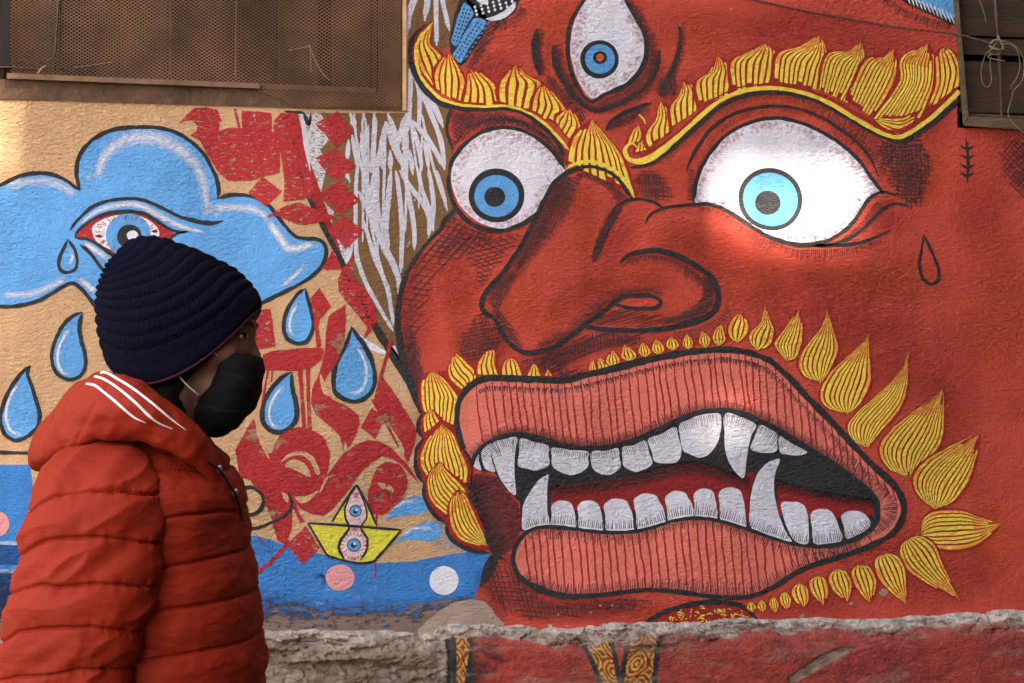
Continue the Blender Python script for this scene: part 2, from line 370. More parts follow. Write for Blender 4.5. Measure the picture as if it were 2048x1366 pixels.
WLX0, WLX1 = wallpt(-420, 100)[0], wallpt(808, 100)[0]; WLZ0 = wallpt(500, 209)[2]; WLZ1 = WLZ0+0.80
WRX0, WRX1 = wallpt(1914, 100)[0], wallpt(1914, 100)[0]+0.75; WRZ0 = wallpt(1980, 257)[2]; WRZ1 = WRZ0+0.80
v, f = holed(-6, 9, 0, 19, [(WLX0, WLX1, WLZ0, WLZ1), (WRX0, WRX1, WRZ0, WRZ1)], 0.0, 0.22)  # wall carried far above the view to narrow the sky overhead
mesh('wall', v, f, SAND, house)
# ------------------------------------------------------------------ mural: grounds
def one(name, parent, fn, **props):
    P = Paint(); fn(P); return P.build(name, parent, **props)
FACE = [(905,212),(897,235),(896,262),(908,300),(903,350),(905,400),(915,430),(885,455),(845,495),(815,540),(800,590),(797,640),(805,700),(830,770),(838,815),(842,830),(838,850),(846,876),(834,900),(833,935),(846,965),(850,1000),(868,1030),(892,1050),(900,1075),(930,1097),(975,1105),(990,1125),(960,1165),(950,1195),(985,1225),(1010,1275)]
TOPF = [(1914,-460),(975,-460),(968,-20),(960,20),(935,70),(922,115),(905,118),(897,92),(880,103),(858,85),(850,66),(862,40),(832,66),(824,110),(838,160),(870,195)]
one('brown_ground', house, lambda P: P.fill([(598,226),(614,330),(640,410),(662,470),(690,545),(745,650),(800,745),(850,780),(960,600),(960,200),(925,80),(940,-460),(816,-460),(816,226)], BROWN, 1, smooth=False))
def seaf(P):
    P.fill([(-262,929),(60,929),(70,1000),(300,1040),(520,1073),(600,1098),(700,1122),(760,1126),(830,1122),(880,1112),(930,1104),(975,1105),(1000,1125),(975,1170),(945,1200),(900,1205),(870,1230),(830,1278),(-262,1278)], SEA, 1, smooth=False)
    P.band([(-262,1088),(0,1089),(75,1094)], [(-262,1130),(0,1130),(75,1132)], SEAD, 1.4, .45, .5)
    P.band([(-262,1142),(0,1143),(75,1146)], [(-262,1200),(0,1200),(75,1202)], SEAN_S, 1.5, .5, 1)
    P.band([(-262,1200),(0,1200),(75,1202)], [(-262,1275),(0,1275),(75,1275)], SEAN_S, 1.5, 1, .9)
    P.band([(-262,1205),(75,1212)], [(-262,1262),(75,1262)], WEAR, 2.4, .5, 1.1)
    P.band([(-100,1086),(75,1092)], [(-100,1080),(75,1084)], WHTS, 1.7, .5, .5)
    P.band([(-100,1144),(75,1146)], [(-100,1137),(75,1140)], WHTS, 1.7, .35, .35)
    P.band([(505,1158),(620,1185),(760,1192),(900,1180),(960,1172)], [(505,1285),(620,1285),(760,1285),(860,1280),(960,1260)], SEAD, 1.8, 0, .9)
    P.band([(505,1165),(600,1182),(760,1200),(900,1180),(955,1176)], [(505,1250),(620,1255),(760,1250),(850,1240),(950,1210)], WEARD, 2.2, .55, 1.1)
    P.band([(505,1205),(600,1215),(760,1210),(860,1200),(940,1190)], [(505,1262),(620,1265),(760,1262),(850,1250),(930,1215)], WEAR, 2.6, .6, 1.05); P.band([(505,1255),(620,1258),(760,1256),(850,1248),(930,1225)], [(505,1282),(620,1282),(760,1282),(850,1278),(950,1278)], WEAR, 2.9, 1.1, 1.4)
    P.softstroke([(628,1162),(640,1150),(652,1160),(640,1172)], 12, BLKS, 2.8, .7)
    for i in range(70):
        x, y = random.uniform(520, 940), random.uniform(1165, 1225); P.softstroke([(x, y), (x+random.uniform(8, 24), y+random.uniform(-3, 5))], random.uniform(3, 7), BLKS if random.random() < .65 else WHTS, 3, random.uniform(.15, .45))
one('painted_sea', house, seaf)
def redf(P):
    P.fill(FACE+[(1914,1275)]+TOPF, RED, 2, smooth=False, wob=1.5)
    P.fill([(1914,1275),(2900,1270),(2900,262),(1914,256)], RED, 2, smooth=False, wob=0)
one('face_ground', house, redf)

# ---- spray shading that belongs to the painted face
def shade(P):
    for q in [(1085,640,60,45,-.4),(1180,470,50,90,.4),(1150,400,60,60,0),(930,640,80,110,0),(1400,500,120,60,.2),(1040,600,60,90,.3),(1490,560,120,70,0),(1250,560,140,50,0),(1350,340,60,60,0),(1420,300,60,90,.5),(1560,215,160,30,0),(1110,60,90,70,0),(1330,620,90,40,0),(1890,900,60,150,0),(1980,1080,60,120,0),(1850,350,60,100,0),(1820,560,120,60,0),(1600,1300,150,30,0),(1320,1235,90,30,0),(1990,620,70,200,0),(1700,560,150,50,.2),(1120,150,40,90,-.3),(1400,60,120,60,0)]:
        P.soft(q[0], q[1], q[2], q[3], ORNS, 2.4, q[4], .42)
    for q in [(1180,590,110,50,-.4),(1240,480,40,90,.4),(1300,560,60,40,0),(900,560,70,90,0),(830,640,50,120,0),(960,470,90,50,0),(985,700,70,60,0),(1100,720,120,40,-.2),(1600,600,180,90,0),(1750,720,180,120,.3),(1850,1150,180,80,0),(1790,1100,120,60,-.4),(1700,640,160,70,0),(1300,690,150,30,-.1),(1640,1190,180,60,-.3),(1300,260,90,60,-.6),(1600,70,250,60,.1),(1780,160,130,120,.3),(1340,180,60,60,0),(940,250,60,40,0),(1900,760,80,160,0),(1780,440,60,40,0),(1560,60,120,60,0),(1240,20,60,40,0),(1000,150,60,60,0),(1500,130,140,60,0),(870,840,60,100,0),(1180,1215,160,40,0),(1860,250,60,60,0),(1460,150,200,50,-.4),(1700,1290,300,50,0),(1960,420,70,120,0)]:
        P.soft(q[0], q[1], q[2], q[3], REDS, 2.8, q[4], .32)
    P.soft(1425, 500, 150, 55, REDS, 3.1, .25, .35); P.soft(1095, 800, 120, 60, REDS, 3, 0, .3)
one('spray_shading', house, shade, kind='stuff')

# ------------------------------------------------------------------ tufts of brow and beard
def tuft(Lp, Rp, n, parent, L=8, name='hair_tuft', ragged=.34, gap=.36, rim=6, widen=0, col=None, seed=[0]):
    """a flame-shaped tuft: yellow locks parted by red lines, one joined sheet"""
    seed[0] += 1; L = L+.04*seed[0] if rim > 4 else L+.02*seed[0]; n = max(2, int(round(n*.9))); rr = random.Random(seed[0]*17)
    m = 22; A = resample(catmull(Lp, False, 4), m); B = resample(catmull(Rp, False, 4), m)
    if widen: g_ = (B-A); l_ = np.hypot(*g_.T)[:, None]+6; A = A-g_/l_*widen; B = B+g_/l_*widen
    P = Paint(); ts = [(-rim, 'r')]
    edges = np.cumsum([0]+[rr.uniform(.75, 1.3) for _ in range(n)]); edges = edges/edges[-1]
    wid = np.hypot(*(B-A).T)
    pts = []; cols = []
    colsT = []
    for i in range(n):
        g = gap*(edges[i+1]-edges[i])*.5
        colsT += [edges[i]+g, edges[i+1]-g]
    # columns: outer rim, then lock / gap / lock ..., outer rim
    C = []
    def col_at(t):
        return A*(1-t)+B*t
    T = [colsT[0]*0]+colsT+[1.0]
    nrm = (B-A)/(wid[:, None]+3.0)
    rimw = (rim*np.clip(np.linspace(1.4, .4, m), 0, 1))[:, None]
    C = [A-nrm*rimw]+[col_at(t) for t in colsT]+[B+nrm*rimw]
    # keep yellow locks open near the tip: red gap widens slightly
    nc = len(C); V = np.vstack(C); F = []; M = []
    ends = [m-1-int(m*ragged*rr.random()*(abs((i+.5)/n-.5)*1.6+.15)) for i in range(n)]; st = [int(m*.10*rr.random()) for i in range(n)]
    ym = YEL if col is None else col
    for c in range(nc-1):
        lock = (c % 2 == 1); i = (c-1)//2
        for k in range(m-1):
            F.append([c*m+k, c*m+k+1, (c+1)*m+k+1, (c+1)*m+k])
            if lock and st[i] <= k < ends[i]: M.append(1 if (k < m*(.60 if 0 < i < n-1 else .2) or rr.random() < .25) else 2)
            else: M.append(0)
    V = V+np.array([[mnoise.noise((x*.07, y*.07, 1.7)), mnoise.noise((x*.07, y*.07, 5.7))] for x, y in V])*1.3
    b = len(P.v)
    for x, y in V: P.v.append(wallpt(x, y, -L*LY)); P.a.append(1.0)
    P.f = F; P.m = [LRED, ym, YELO]; P.mi = M
    return P.build(name, parent)
browl = one('eyebrow', house, lambda P: (
    P.stroke([(860,44),(826,82),(824,120),(836,158),(862,192),(888,208),(920,216),(965,218),(1010,217),(1050,228),(1088,256),(1118,288),(1134,330)], [8,13,13,13,12,11,9,8,8,9,9], BLACK, 7),
    P.stroke([(866,44),(835,84),(832,120),(843,155),(868,186),(892,202),(925,210),(965,213),(1010,212),(1052,223),(1088,246),(1114,272),(1138,300)], [3,5,6,6,6,6,5,5,5,5,6,5], YEL, 9),
    P.stroke([(1132,338),(1150,328),(1180,323),(1210,331),(1240,350),(1260,378),(1269,396)], [5,7,7,7,7,6,4], YEL, 9),
    P.stroke([(1130,350),(1150,338),(1180,333),(1213,342),(1240,362),(1262,396)], [8,8,8,8,8,9], BLACK, 8.5)), label='eyebrow with a hooked left tip')
for Lp, Rp, n in [([(872,176),(845,142),(833,110),(838,75),(864,42)],[(874,170),(884,130),(878,108),(858,86),(864,44)],5),
    ([(875,182),(871,150),(881,125),(897,108)],[(922,208),(928,165),(915,135),(899,108)],6),
    ([(928,207),(935,175),(938,138)],[(1000,212),(990,175),(962,148),(942,136)],6),
    ([(1003,212),(1000,172),(1016,148),(1029,130)],[(1064,224),(1077,188),(1080,166),(1052,150),(1033,130)],6),
    ([(1066,224),(1070,195),(1086,168)],[(1113,250),(1130,222),(1108,190),(1088,168)],6),
    ([(1112,247),(1118,232),(1136,218)],[(1144,290),(1161,262),(1153,235),(1140,218)],6),
    ([(1136,326),(1142,292),(1158,264),(1184,240)],[(1268,388),(1240,310),(1212,275),(1188,242)],10)]:
    tuft(Lp, Rp, n, browl, widen=3.5)
BAND = [(1275,296),(1266,287),(1254,292),(1250,305),(1258,318),(1280,323),(1308,312),(1340,287),(1380,252),(1418,218),(1450,196),(1490,181),(1540,176),(1580,180),(1620,190),(1660,207),(1700,231),(1740,254),(1775,271),(1800,274),(1822,264),(1860,238),(1895,206),(1919,182)]
browr = one('eyebrow', house, lambda P: (
    P.stroke([(1258,336),(1300,326),(1345,296),(1390,256),(1430,221),(1465,200),(1500,189),(1545,185),(1600,191),(1650,208),(1700,236),(1750,264),(1785,279),(1805,281),(1832,268),(1872,238),(1922,198)], [5,9,9,9,9,8,8,8,9,10,11,11,13,15,15,14,12], BLACK, 7),
    P.stroke(BAND, [3,7,11,12,12,10,9,9,8,8,8,8,8,8,8,8,8,9,9,9,9,9,9,8], YEL, 9.6, taper=(.3, 1)),
    P.stroke([(1275,303),(1282,310),(1300,302),(1340,276),(1380,240),(1418,206),(1450,186),(1490,172),(1540,169),(1580,172),(1620,181),(1664,199),(1704,222),(1744,245),(1776,261),(1800,263),(1820,254),(1856,230),(1890,198),(1917,172)], [2,3,3,3,3,3,3,3,4,4,4,5,6,6,6,6,6,6], LRED, 9.3)), label='eyebrow sweeping up to the right with a curled inner end')
for Lp, Rp, n in [([(1256,290),(1262,272),(1275,250)],[(1274,286),(1281,270),(1277,250)],3),
    ([(1272,306),(1276,293),(1282,280)],[(1291,302),(1288,288),(1284,280)],3),
    ([(1298,293),(1293,268),(1312,240),(1320,206)],[(1336,268),(1338,240),(1332,218),(1322,204)],5),
    ([(1346,252),(1342,215),(1360,190),(1366,164)],[(1391,222),(1393,195),(1386,175),(1370,162)],6),
    ([(1401,212),(1394,165),(1420,145),(1434,114)],[(1453,190),(1459,150),(1448,125),(1437,114)],7),
    ([(1468,182),(1464,125),(1495,106),(1528,88)],[(1545,168),(1556,130),(1547,100),(1531,88)],9),
    ([(1550,170),(1556,110),(1600,94),(1636,72)],[(1637,180),(1651,130),(1649,100),(1639,72)],11),
    ([(1640,180),(1656,112),(1700,102),(1721,80)],[(1692,204),(1718,160),(1726,120),(1723,80)],12),
    ([(1697,203),(1730,125),(1762,112),(1784,98)],[(1745,234),(1782,170),(1791,130),(1787,98)],10),
    ([(1748,238),(1800,165),(1803,118),(1853,88)],[(1838,236),(1864,170),(1867,120),(1856,88)],12),
    ([(1852,222),(1872,170),(1874,108),(1888,93)],[(1915,176),(1919,140),(1911,115),(1891,93)],6),
    ([(1752,240),(1788,266),(1822,254)],[(1756,238),(1800,238),(1842,222)],4)]:
    tuft(Lp, Rp, n, browr, widen=3.5)
one('stray_hair', browr, lambda P: P.stroke([(1276,228),(1285,235),(1291,248)], [2,4,3], YEL, 8))
# ------------------------------------------------------------------ eyes
def eye(parent_name, label, whiteP, lines, iris, pupil, reds, extra=None, hl=None):
    e = one('eye', house, lambda P: P.fill(whiteP, WHITE, 4), label=label)
    def rim(P):
        A = catmull(whiteP, True, 4); c = A.mean(0)
        for k in range(reds):
            p = A[random.randrange(len(A))]; d = (c-p)/np.linalg.norm(c-p); t = abs(random.gauss(0, 7)); q = p+d*t
            a = math.atan2(d[1], d[0])+random.uniform(-.5, .5); l = random.uniform(5, 14)
            P.softstroke([tuple(q), (q[0]+math.cos(a)*l, q[1]+math.sin(a)*l)], random.uniform(3, 9), PNKS, 4.3, random.uniform(.25, .85))
    one('red_rim', e, rim, kind='stuff')
    one('eyelid_line', e, lambda P: [P.stroke(pts, w, BLACK, 7.2, closed=c) for pts, w, c in lines], kind='stuff' if len(lines) > 1 else '')
    (cx, cy, rx, ry, rot), (bx, by, brx, bry) = iris
    one('iris', e, lambda P: (P.disc(cx, cy, rx, ry, BLACK, 5, rot), P.disc(bx, by, brx, bry, BLUE, 5.5, rot)))
    one('pupil', e, lambda P: [P.disc(*q[:4], q[4], 6+.4*i) for i, q in enumerate(pupil)])
    if extra: one('lid_hatching', e, extra, kind='stuff')
    return e
ORANGE = paint('orange_dot', (214, 92, 52))
nl = [(1124,346),(1112,358),(1099,376),(1088,398),(1079,416)]
eye('l', 'wide staring blue eye of the demon left of its nose',
    [(902,352),(912,318),(935,288),(972,264),(1010,258),(1050,267),(1088,288),(1115,315),(1131,338),(1112,358),(1096,382),(1082,412),(1066,432),(1040,448),(1005,457),(965,448),(935,427),(912,396)],
    [([(898,345),(906,318),(928,290),(960,266),(1000,255),(1040,260),(1080,280),(1110,308),(1130,338)], [10,9,8,8,7,7,8,8,9], False),
     ([(1072,424),(1058,440),(1030,454),(1000,462),(962,456),(930,437),(908,408),(897,370),(898,345)], [9,9,9,9,9,9,9,9,10], False),
     ([(930,258),(960,245),(1000,238),(1040,244),(1076,262),(1104,288)], [2,6,7,7,6,3], False)],
    ((993,391,56,54,0),(993,392,44.5,42)), [(989.5,393.5,21,20,BLACK)], 260,
    lambda P: (P.cross([(900,222),(1000,225),(1070,245),(1130,310),(1128,330),(1085,275),(1020,248),(940,262),(905,300)], (35,-55), PEN, 7.6, sp=6.5, w=2.2, smooth=False),
               P.cross([(900,420),(930,450),(985,475),(960,500),(900,520),(862,495),(890,455)], (20,-50), PEN, 7.6, sp=11, w=2.2)))
eye('r', 'largest wide staring blue eye, right of the nose and half in sunlight',
    [(1391,404),(1394,372),(1410,330),(1437,288),(1470,260),(1505,246),(1550,240),(1592,247),(1640,266),(1685,295),(1722,328),(1745,360),(1764,386),(1743,394),(1727,414),(1708,442),(1685,464),(1650,482),(1605,487),(1556,478),(1521,462),(1485,438),(1450,417),(1415,407)],
    [([(1387,404),(1390,372),(1400,340),(1424,300),(1455,268),(1497,246),(1544,236),(1591,242),(1638,261),(1685,290),(1720,323),(1743,356),(1766,386)], [9,9,8,8,7,7,7,7,7,7,8,8,6], False),
     ([(1372,345),(1380,322),(1398,290),(1427,253),(1474,225),(1532,213),(1579,214),(1626,227),(1673,253),(1715,285),(1743,321),(1756,352)], [3,6,7,7,6,6,6,6,6,6,5,3], False),
     ([(1290,448),(1300,430),(1325,417),(1360,411),(1390,409),(1415,408),(1450,419),(1485,440),(1521,464),(1556,480),(1603,490),(1650,483),(1685,464),(1708,442),(1727,414),(1743,393),(1767,384),(1795,392)], [4,6,7,7,7,7,7,7,7,8,9,9,8,8,8,8,7,3], False),
     ([(1626,492),(1673,486),(1708,471),(1732,452),(1755,428),(1778,411),(1797,407),(1819,414)], [4,6,7,7,7,6,6,3], False),
     ([(1630,492),(1685,490),(1720,485),(1755,473),(1782,459)], [6,7,7,6,2], False)],
    ((1541,398.5,65,62,.5),(1541,399,55.5,53)), [(1535.5,405.5,25.5,24,BLACK)], 420,
    lambda P: (P.hatch([(1300,328),(1345,300),(1390,260),(1430,225),(1465,204),(1500,193),(1560,190),(1620,200),(1660,216),(1700,240),(1745,268),(1790,292)], [8,12,14,16,16,10,8,14,26,40,60,70], PEN, 7.7, sp=4.5, w=1.8, ang=82),
               P.hatch([(1560,228),(1600,232),(1650,250),(1700,282),(1740,320),(1770,370)], [8,10,12,14,14,10], PEN, 7.7, sp=6, w=2.4, ang=100, off=-16),
               P.hatch([(1400,340),(1425,290),(1455,258),(1500,234)], 14, PEN, 7.7, sp=4.5, w=1.6, ang=-60, off=2),
               P.hatch([(1680,478),(1712,452),(1735,425),(1752,402),(1785,396)], [14,18,22,20,12], PEN, 7.7, sp=4, w=1.5, ang=75, off=2),
               P.hatch([(1540,478),(1590,498),(1650,498),(1700,494),(1760,478)], [8,18,22,16,8], PEN, 7.7, sp=4, w=1.8),
               P.hatch([(1400,413),(1440,420),(1480,442),(1520,470),(1550,488)], [8,12,18,24,24], PEN, 7.7, sp=4, w=1.7),
               P.cross([(1760,288),(1850,288),(1848,400),(1800,395),(1780,350)], (2,88,20), PEN, 7.7, sp=7, w=2.2)))
eye('t', 'third eye standing upright on the demon forehead',
    [(1182,196),(1160,168),(1145,128),(1141,90),(1147,50),(1162,15),(1190,-20),(1222,-34),(1246,-10),(1266,28),(1283,64),(1288,100),(1278,140),(1250,166),(1214,184)],
    [([(1176,-10),(1159,13),(1141,46),(1135,90),(1139,130),(1154,172),(1181,203),(1211,188),(1250,171),(1277,146),(1291,118),(1293,86),(1284,58),(1266,26),(1247,-10)], [6,7,8,8,8,8,6,7,9,10,10,10,9,8,8], False),
     ([(1105,92),(1108,112),(1116,140),(1132,170),(1154,198),(1187,221),(1224,212),(1261,195),(1294,170),(1312,137),(1319,100)], [8,12,11,10,9,12,10,8,7,9,10], False),
     ([(1075,57),(1070,82),(1071,112),(1078,150)], [9,12,14,10], False),
     ([(1357,52),(1361,76),(1354,112),(1341,148),(1318,186)], [4,8,9,9,4], False),
     ([(1210,262),(1226,240),(1261,220),(1304,205)], [6,9,9,7], False)],
    ((1199,118.5,38.5,38.5,0),(1200,118,30,29.5)), [(1200,115,14,13,BLACK),(1200,115,7.5,7.5,ORANGE)], 230,
    lambda P: (P.hatch([(1255,5),(1275,40),(1293,75),(1300,115),(1285,150),(1250,178),(1195,205)], [10,16,14,18,20,18,12], PEN, 7.7, sp=3.2, w=1.9, ang=-95),
               P.hatch([(1075,60),(1071,100),(1080,150)], 13, PEN, 7.7, sp=3, w=2, ang=-90),
               P.hatch([(1105,92),(1116,140),(1154,198),(1187,221)], 15, PEN, 7.7, sp=3.2, w=2, ang=-90),
               P.hatch([(1187,225),(1224,216),(1270,196),(1300,170),(1320,105)], [16,20,22,14,9], PEN, 7.7, sp=3.2, w=1.9, ang=70, off=-12),
               P.hatch([(1359,55),(1356,110),(1341,148),(1318,186)], 11, PEN, 7.7, sp=3.4, w=2, ang=-100),
               P.cross([(1210,262),(1230,238),(1262,226),(1300,210),(1270,235),(1240,255)], (-35,40), PEN, 7.7, sp=4, w=1.8),
               P.cross([(1095,150),(1125,175),(1170,225),(1165,245),(1120,205),(1096,175)], (60,-20), PEN, 7.7, sp=5, w=1.8),
               P.cross([(1318,160),(1348,150),(1352,185),(1318,192)], (80,20), PEN, 7.7, sp=4, w=1.8)))
BS_ = .62
one('black_shading', house, lambda P: (P.softstroke([(1078,60),(1073,100),(1084,150)], 26, BLKS, 6.4, 0.31), P.softstroke([(1110,95),(1124,150),(1156,202),(1188,224)], 30, BLKS, 6.4, 0.27),
    P.softstroke([(1262,10),(1294,70),(1303,110),(1284,158),(1245,184),(1190,208)], 34, BLKS, 6.4, 0.27), P.softstroke([(1190,222),(1250,202),(1300,170),(1322,110)], 30, BLKS, 6.4, 0.27),
    P.softstroke([(1360,55),(1356,110),(1318,188)], 24, BLKS, 6.4, 0.22), P.softstroke([(1212,258),(1245,238),(1300,212)], 36, BLKS, 6.4, 0.31), P.softstroke([(900,235),(1000,232),(1080,265),(1130,320)], 36, BLKS, 6.4, 0.20),
    P.softstroke([(1790,290),(1810,340),(1830,390)], 60, BLKS, 3.4, 0.20), P.softstroke([(1239,408),(1214,448),(1190,512)], 24, BLKS, 6.4, 0.42),
    P.softstroke([(1135,350),(1110,390),(1080,450),(1040,530),(1005,570)], [20,50,50,40,30], BLKS, 3.4, 0.24), P.softstroke([(1150,345),(1190,348),(1230,375),(1250,405)], 30, BLKS, 3.4, 0.27),
    P.softstroke([(850,500),(815,580),(808,700),(838,780)], 50, BLKS, 3.4, 0.22), P.softstroke([(945,650),(925,700),(960,720),(1000,670)], 60, BLKS, 3.4, 0.16),
    P.softstroke([(1060,720),(1120,712),(1200,680),(1270,672)], [50,60,50,40], BLKS, 3.4, 0.24), P.softstroke([(1190,640),(1260,635),(1340,640),(1410,610),(1425,570),(1400,545)], 34, BLKS, 3.4, 0.22),
    P.softstroke([(1240,520),(1300,508),(1360,520),(1410,560)], 26, BLKS, 3.4, 0.24), P.softstroke([(1070,700),(1150,668),(1215,610),(1260,585),(1330,590)], 30, BLKS, 3.4, 0.22),
    P.softstroke([(1275,350),(1300,370),(1310,395)], 50, BLKS, 3.4, 0.18), P.softstroke([(1000,1165),(1060,1210),(1160,1215),(1280,1210)], [60,80,60,40], BLKS, 3.4, 0.24), P.softstroke([(975,1130),(985,1190),(1020,1230)], 70, BLKS, 3.4, 0.33),
    P.softstroke([(2030,290),(2050,330),(2040,380)], 90, BLKS, 3.4, 0.27), P.softstroke([(880,440),(930,470),(990,478)], 40, BLKS, 3.4, 0.16), P.softstroke([(975,100),(960,140),(930,140)], 60, BLKS, 3.4, 0.20)), kind='stuff')
# ------------------------------------------------------------------ nose
nose = one('nose', house, lambda P: (
    P.stroke([(1264,398),(1258,388),(1244,364),(1222,345),(1190,337),(1160,337),(1135,345),(1112,362),(1096,384),(1079,418),(1056,466),(1029,511),(1007,544),(983,570),(967,592),(963,611),(970,625),(989,638),(1001,661),(1014,681),(1032,697),(1054,706),(1085,702),(1116,690),(1147,668),(1173,647),(1208,622),(1229,604),(1255,592),(1274,591),(1299,591),(1317,598),(1322,606),(1316,614),(1299,617),(1261,616),(1228,608)],
             [5,7,8,9,9,9,9,8,8,8,8,9,9,9,9,9,10,10,9,9,9,10,10,10,10,10,10,10,9,9,9,9,8,8,8,7,6], BLACK, 8),
    P.stroke([(1164,652),(1211,659),(1274,661),(1324,658),(1374,648),(1414,633),(1434,611),(1436,583),(1424,556),(1399,536),(1361,514),(1324,502),(1299,501),(1261,509),(1237,527)], [8,9,10,10,11,12,12,10,11,11,11,11,10,9,4], BLACK, 8.2),
    P.stroke([(1232,414),(1244,405),(1259,400),(1281,398),(1306,404),(1328,416)], [4,7,7,6,6,5], BLACK, 8)), kind='stuff', label='hooked nose drawn in thick black lines')
def nh(P):
    P.hatch([(1135,352),(1112,370),(1096,394),(1079,426),(1056,476),(1030,520),(1005,552),(975,590)], [25,40,42,40,34,30,24,20], PEN, 7.4, sp=3.4, w=1.7, ang=-112, off=-6)
    P.hatch([(1130,352),(1105,385),(1078,440),(1040,515)], 26, PEN, 7.4, sp=4, w=1.6, ang=-80, off=-10)
    P.cross([(1130,360),(1160,352),(1150,400),(1100,480),(1060,520),(1030,540),(1060,480),(1100,400)], (25,70), PEN, 7.4, sp=5, w=1.5)
    P.cross([(1150,348),(1200,348),(1240,380),(1258,408),(1235,410),(1215,380),(1180,360)], (30,-40), PEN, 7.4, sp=5.5, w=1.6)
    P.cross([(1243,405),(1230,412),(1205,455),(1182,515),(1194,520),(1215,470),(1240,425)], (60,10,-30), PEN, 8.4, sp=3.4, w=2)
    P.cross([(975,590),(1000,560),(1030,548),(1010,600),(1000,620),(1030,660),(1045,695),(1010,670),(990,635)], (50,20), PEN, 7.4, sp=4, w=1.5)
    P.hatch([(1085,696),(1130,676),(1170,645),(1208,614),(1235,596),(1290,584),(1325,592)], [14,16,18,20,18,14,8], PEN, 7.4, sp=3, w=1.7, ang=-108, off=2)
    P.cross([(1180,650),(1215,628),(1240,618),(1300,626),(1350,632),(1400,600),(1418,560),(1425,590),(1415,625),(1370,642),(1280,655)], (-16,), PEN, 7.4, sp=5, w=2)
    P.cross([(1405,550),(1425,570),(1428,605),(1400,630),(1330,645),(1380,620),(1404,590)], (-35,20), PEN, 7.4, sp=4, w=1.6)
    P.hatch([(1240,528),(1262,515),(1300,507),(1350,518),(1395,545),(1420,575)], [8,14,16,18,16,12], PEN, 7.4, sp=3.4, w=1.8, ang=75, off=3)
    P.cross([(1040,722),(1090,712),(1150,680),(1200,665),(1275,668),(1270,688),(1200,700),(1130,735),(1170,740),(1130,754),(1095,748),(1070,738)], (-22,85), PEN, 7.4, sp=7, w=2.4)
    P.hatch([(1350,664),(1400,652),(1440,632),(1450,615)], [26,30,28,14], PEN, 7.4, sp=5.5, w=1.8, ang=62, off=0)
    P.cross([(960,625),(985,640),(1000,670),(995,700),(960,715),(940,735),(922,712),(925,670)], (-12,75), PEN, 7.4, sp=7, w=1.9)
    P.cross([(1270,345),(1320,345),(1345,395),(1300,402),(1275,380)], (3,87), PEN, 7.4, sp=4.4, w=1.4)
    P.cross([(1378,340),(1390,345),(1386,400),(1372,396)], (8,), PEN, 7.4, sp=4, w=1.6)
one('pen_hatching', nose, nh, kind='stuff')
# ------------------------------------------------------------------ face outline and hatching
def outl(P):
    P.stroke([(905,212),(897,235),(893,258),(899,280),(906,300)], [7,7,7,7,6], BLACK, 7.6)
    P.stroke([(912,412),(905,425),(889,440),(883,455),(862,478),(840,503),(820,535),(805,570),(797,612),(796,650),(802,700),(815,745),(832,785),(838,812),(843,828)], [6,10,8,7,7,8,10,11,12,12,12,12,12,11,9], BLACK, 7.6)
    P.stroke([(843,828),(838,845),(837,862),(846,877)], [9,10,10,8], BLACK, 7.6); P.stroke([(846,877),(835,897),(832,925),(838,952),(848,966)], [8,9,9,10,8], BLACK, 7.6)
    P.stroke([(848,966),(849,990),(858,1014),(874,1034),(892,1046)], [8,9,9,9,9], BLACK, 7.6); P.stroke([(892,1046),(896,1068),(912,1086),(940,1100),(978,1106)], [9,9,10,10,10], BLACK, 7.6)
    P.stroke([(927,898),(936,915),(940,944),(938,966),(942,995),(949,1025),(959,1050),(971,1072),(984,1095),(992,1118)], [12,13,12,12,12,12,11,11,11,9], BLACK, 8.6)
    P.stroke([(960,1175),(972,1150),(990,1115),(1010,1120)], [6,18,26,10], BLACK, 7.4)
    P.stroke([(1284,1254),(1311,1233),(1349,1217),(1399,1206),(1449,1205),(1486,1214),(1514,1238)], [8,10,11,11,10,10,8], BLACK, 8)
one('face_outline', house, outl, kind='stuff')
def fh(P):
    P.cross([(835,520),(880,475),(930,480),(915,510),(870,560),(850,620),(825,690),(812,640),(815,570)], (10,-48), PEN, 6.8, sp=12, w=2)
    P.cross([(960,480),(1040,470),(1020,500),(985,545),(960,580),(950,540),(930,510)], (-14,28), PEN, 6.8, sp=9, w=1.8)
    P.cross([(810,640),(835,690),(850,760),(838,770),(815,720)], (60,-30), PEN, 6.8, sp=5, w=1.8)
    P.hatch([(806,700),(820,750),(838,790)], 30, PEN, 6.8, sp=4, w=1.8, ang=-125)
    P.cross([(945,950),(995,955),(1035,1010),(1040,1065),(1020,1100),(995,1110),(965,1050),(950,1000)], (22,-30), PEN, 6.8, sp=5, w=2)
    P.cross([(990,1120),(1030,1150),(1100,1205),(1280,1195),(1280,1215),(1180,1230),(1060,1235),(1000,1210),(970,1170)], (4,75), PEN, 6.8, sp=9, w=1.8)
    P.cross([(2010,280),(2060,275),(2070,400),(2030,385),(2005,330)], (45,-50), PEN, 6.8, sp=8, w=1.8)
    P.cross([(2000,1270),(2060,1265),(2060,1275)], (40,), PEN, 6.8, sp=8, w=1.8)
    P.hatch([(975,50),(985,42),(1025,35),(1040,15)], 18, PEN, 6.8, sp=3, w=1.8, ang=80)
    P.cross([(945,110),(975,50),(1000,45),(985,75),(950,130),(930,135)], (-40,30), PEN, 6.8, sp=5, w=1.8)
    P.hatch([(1780,-10),(1810,15),(1860,32),(1905,45)], 16, PEN, 6.8, sp=3.4, w=1.8, ang=95, off=4)
one('face_hatching', house, fh, kind='stuff')
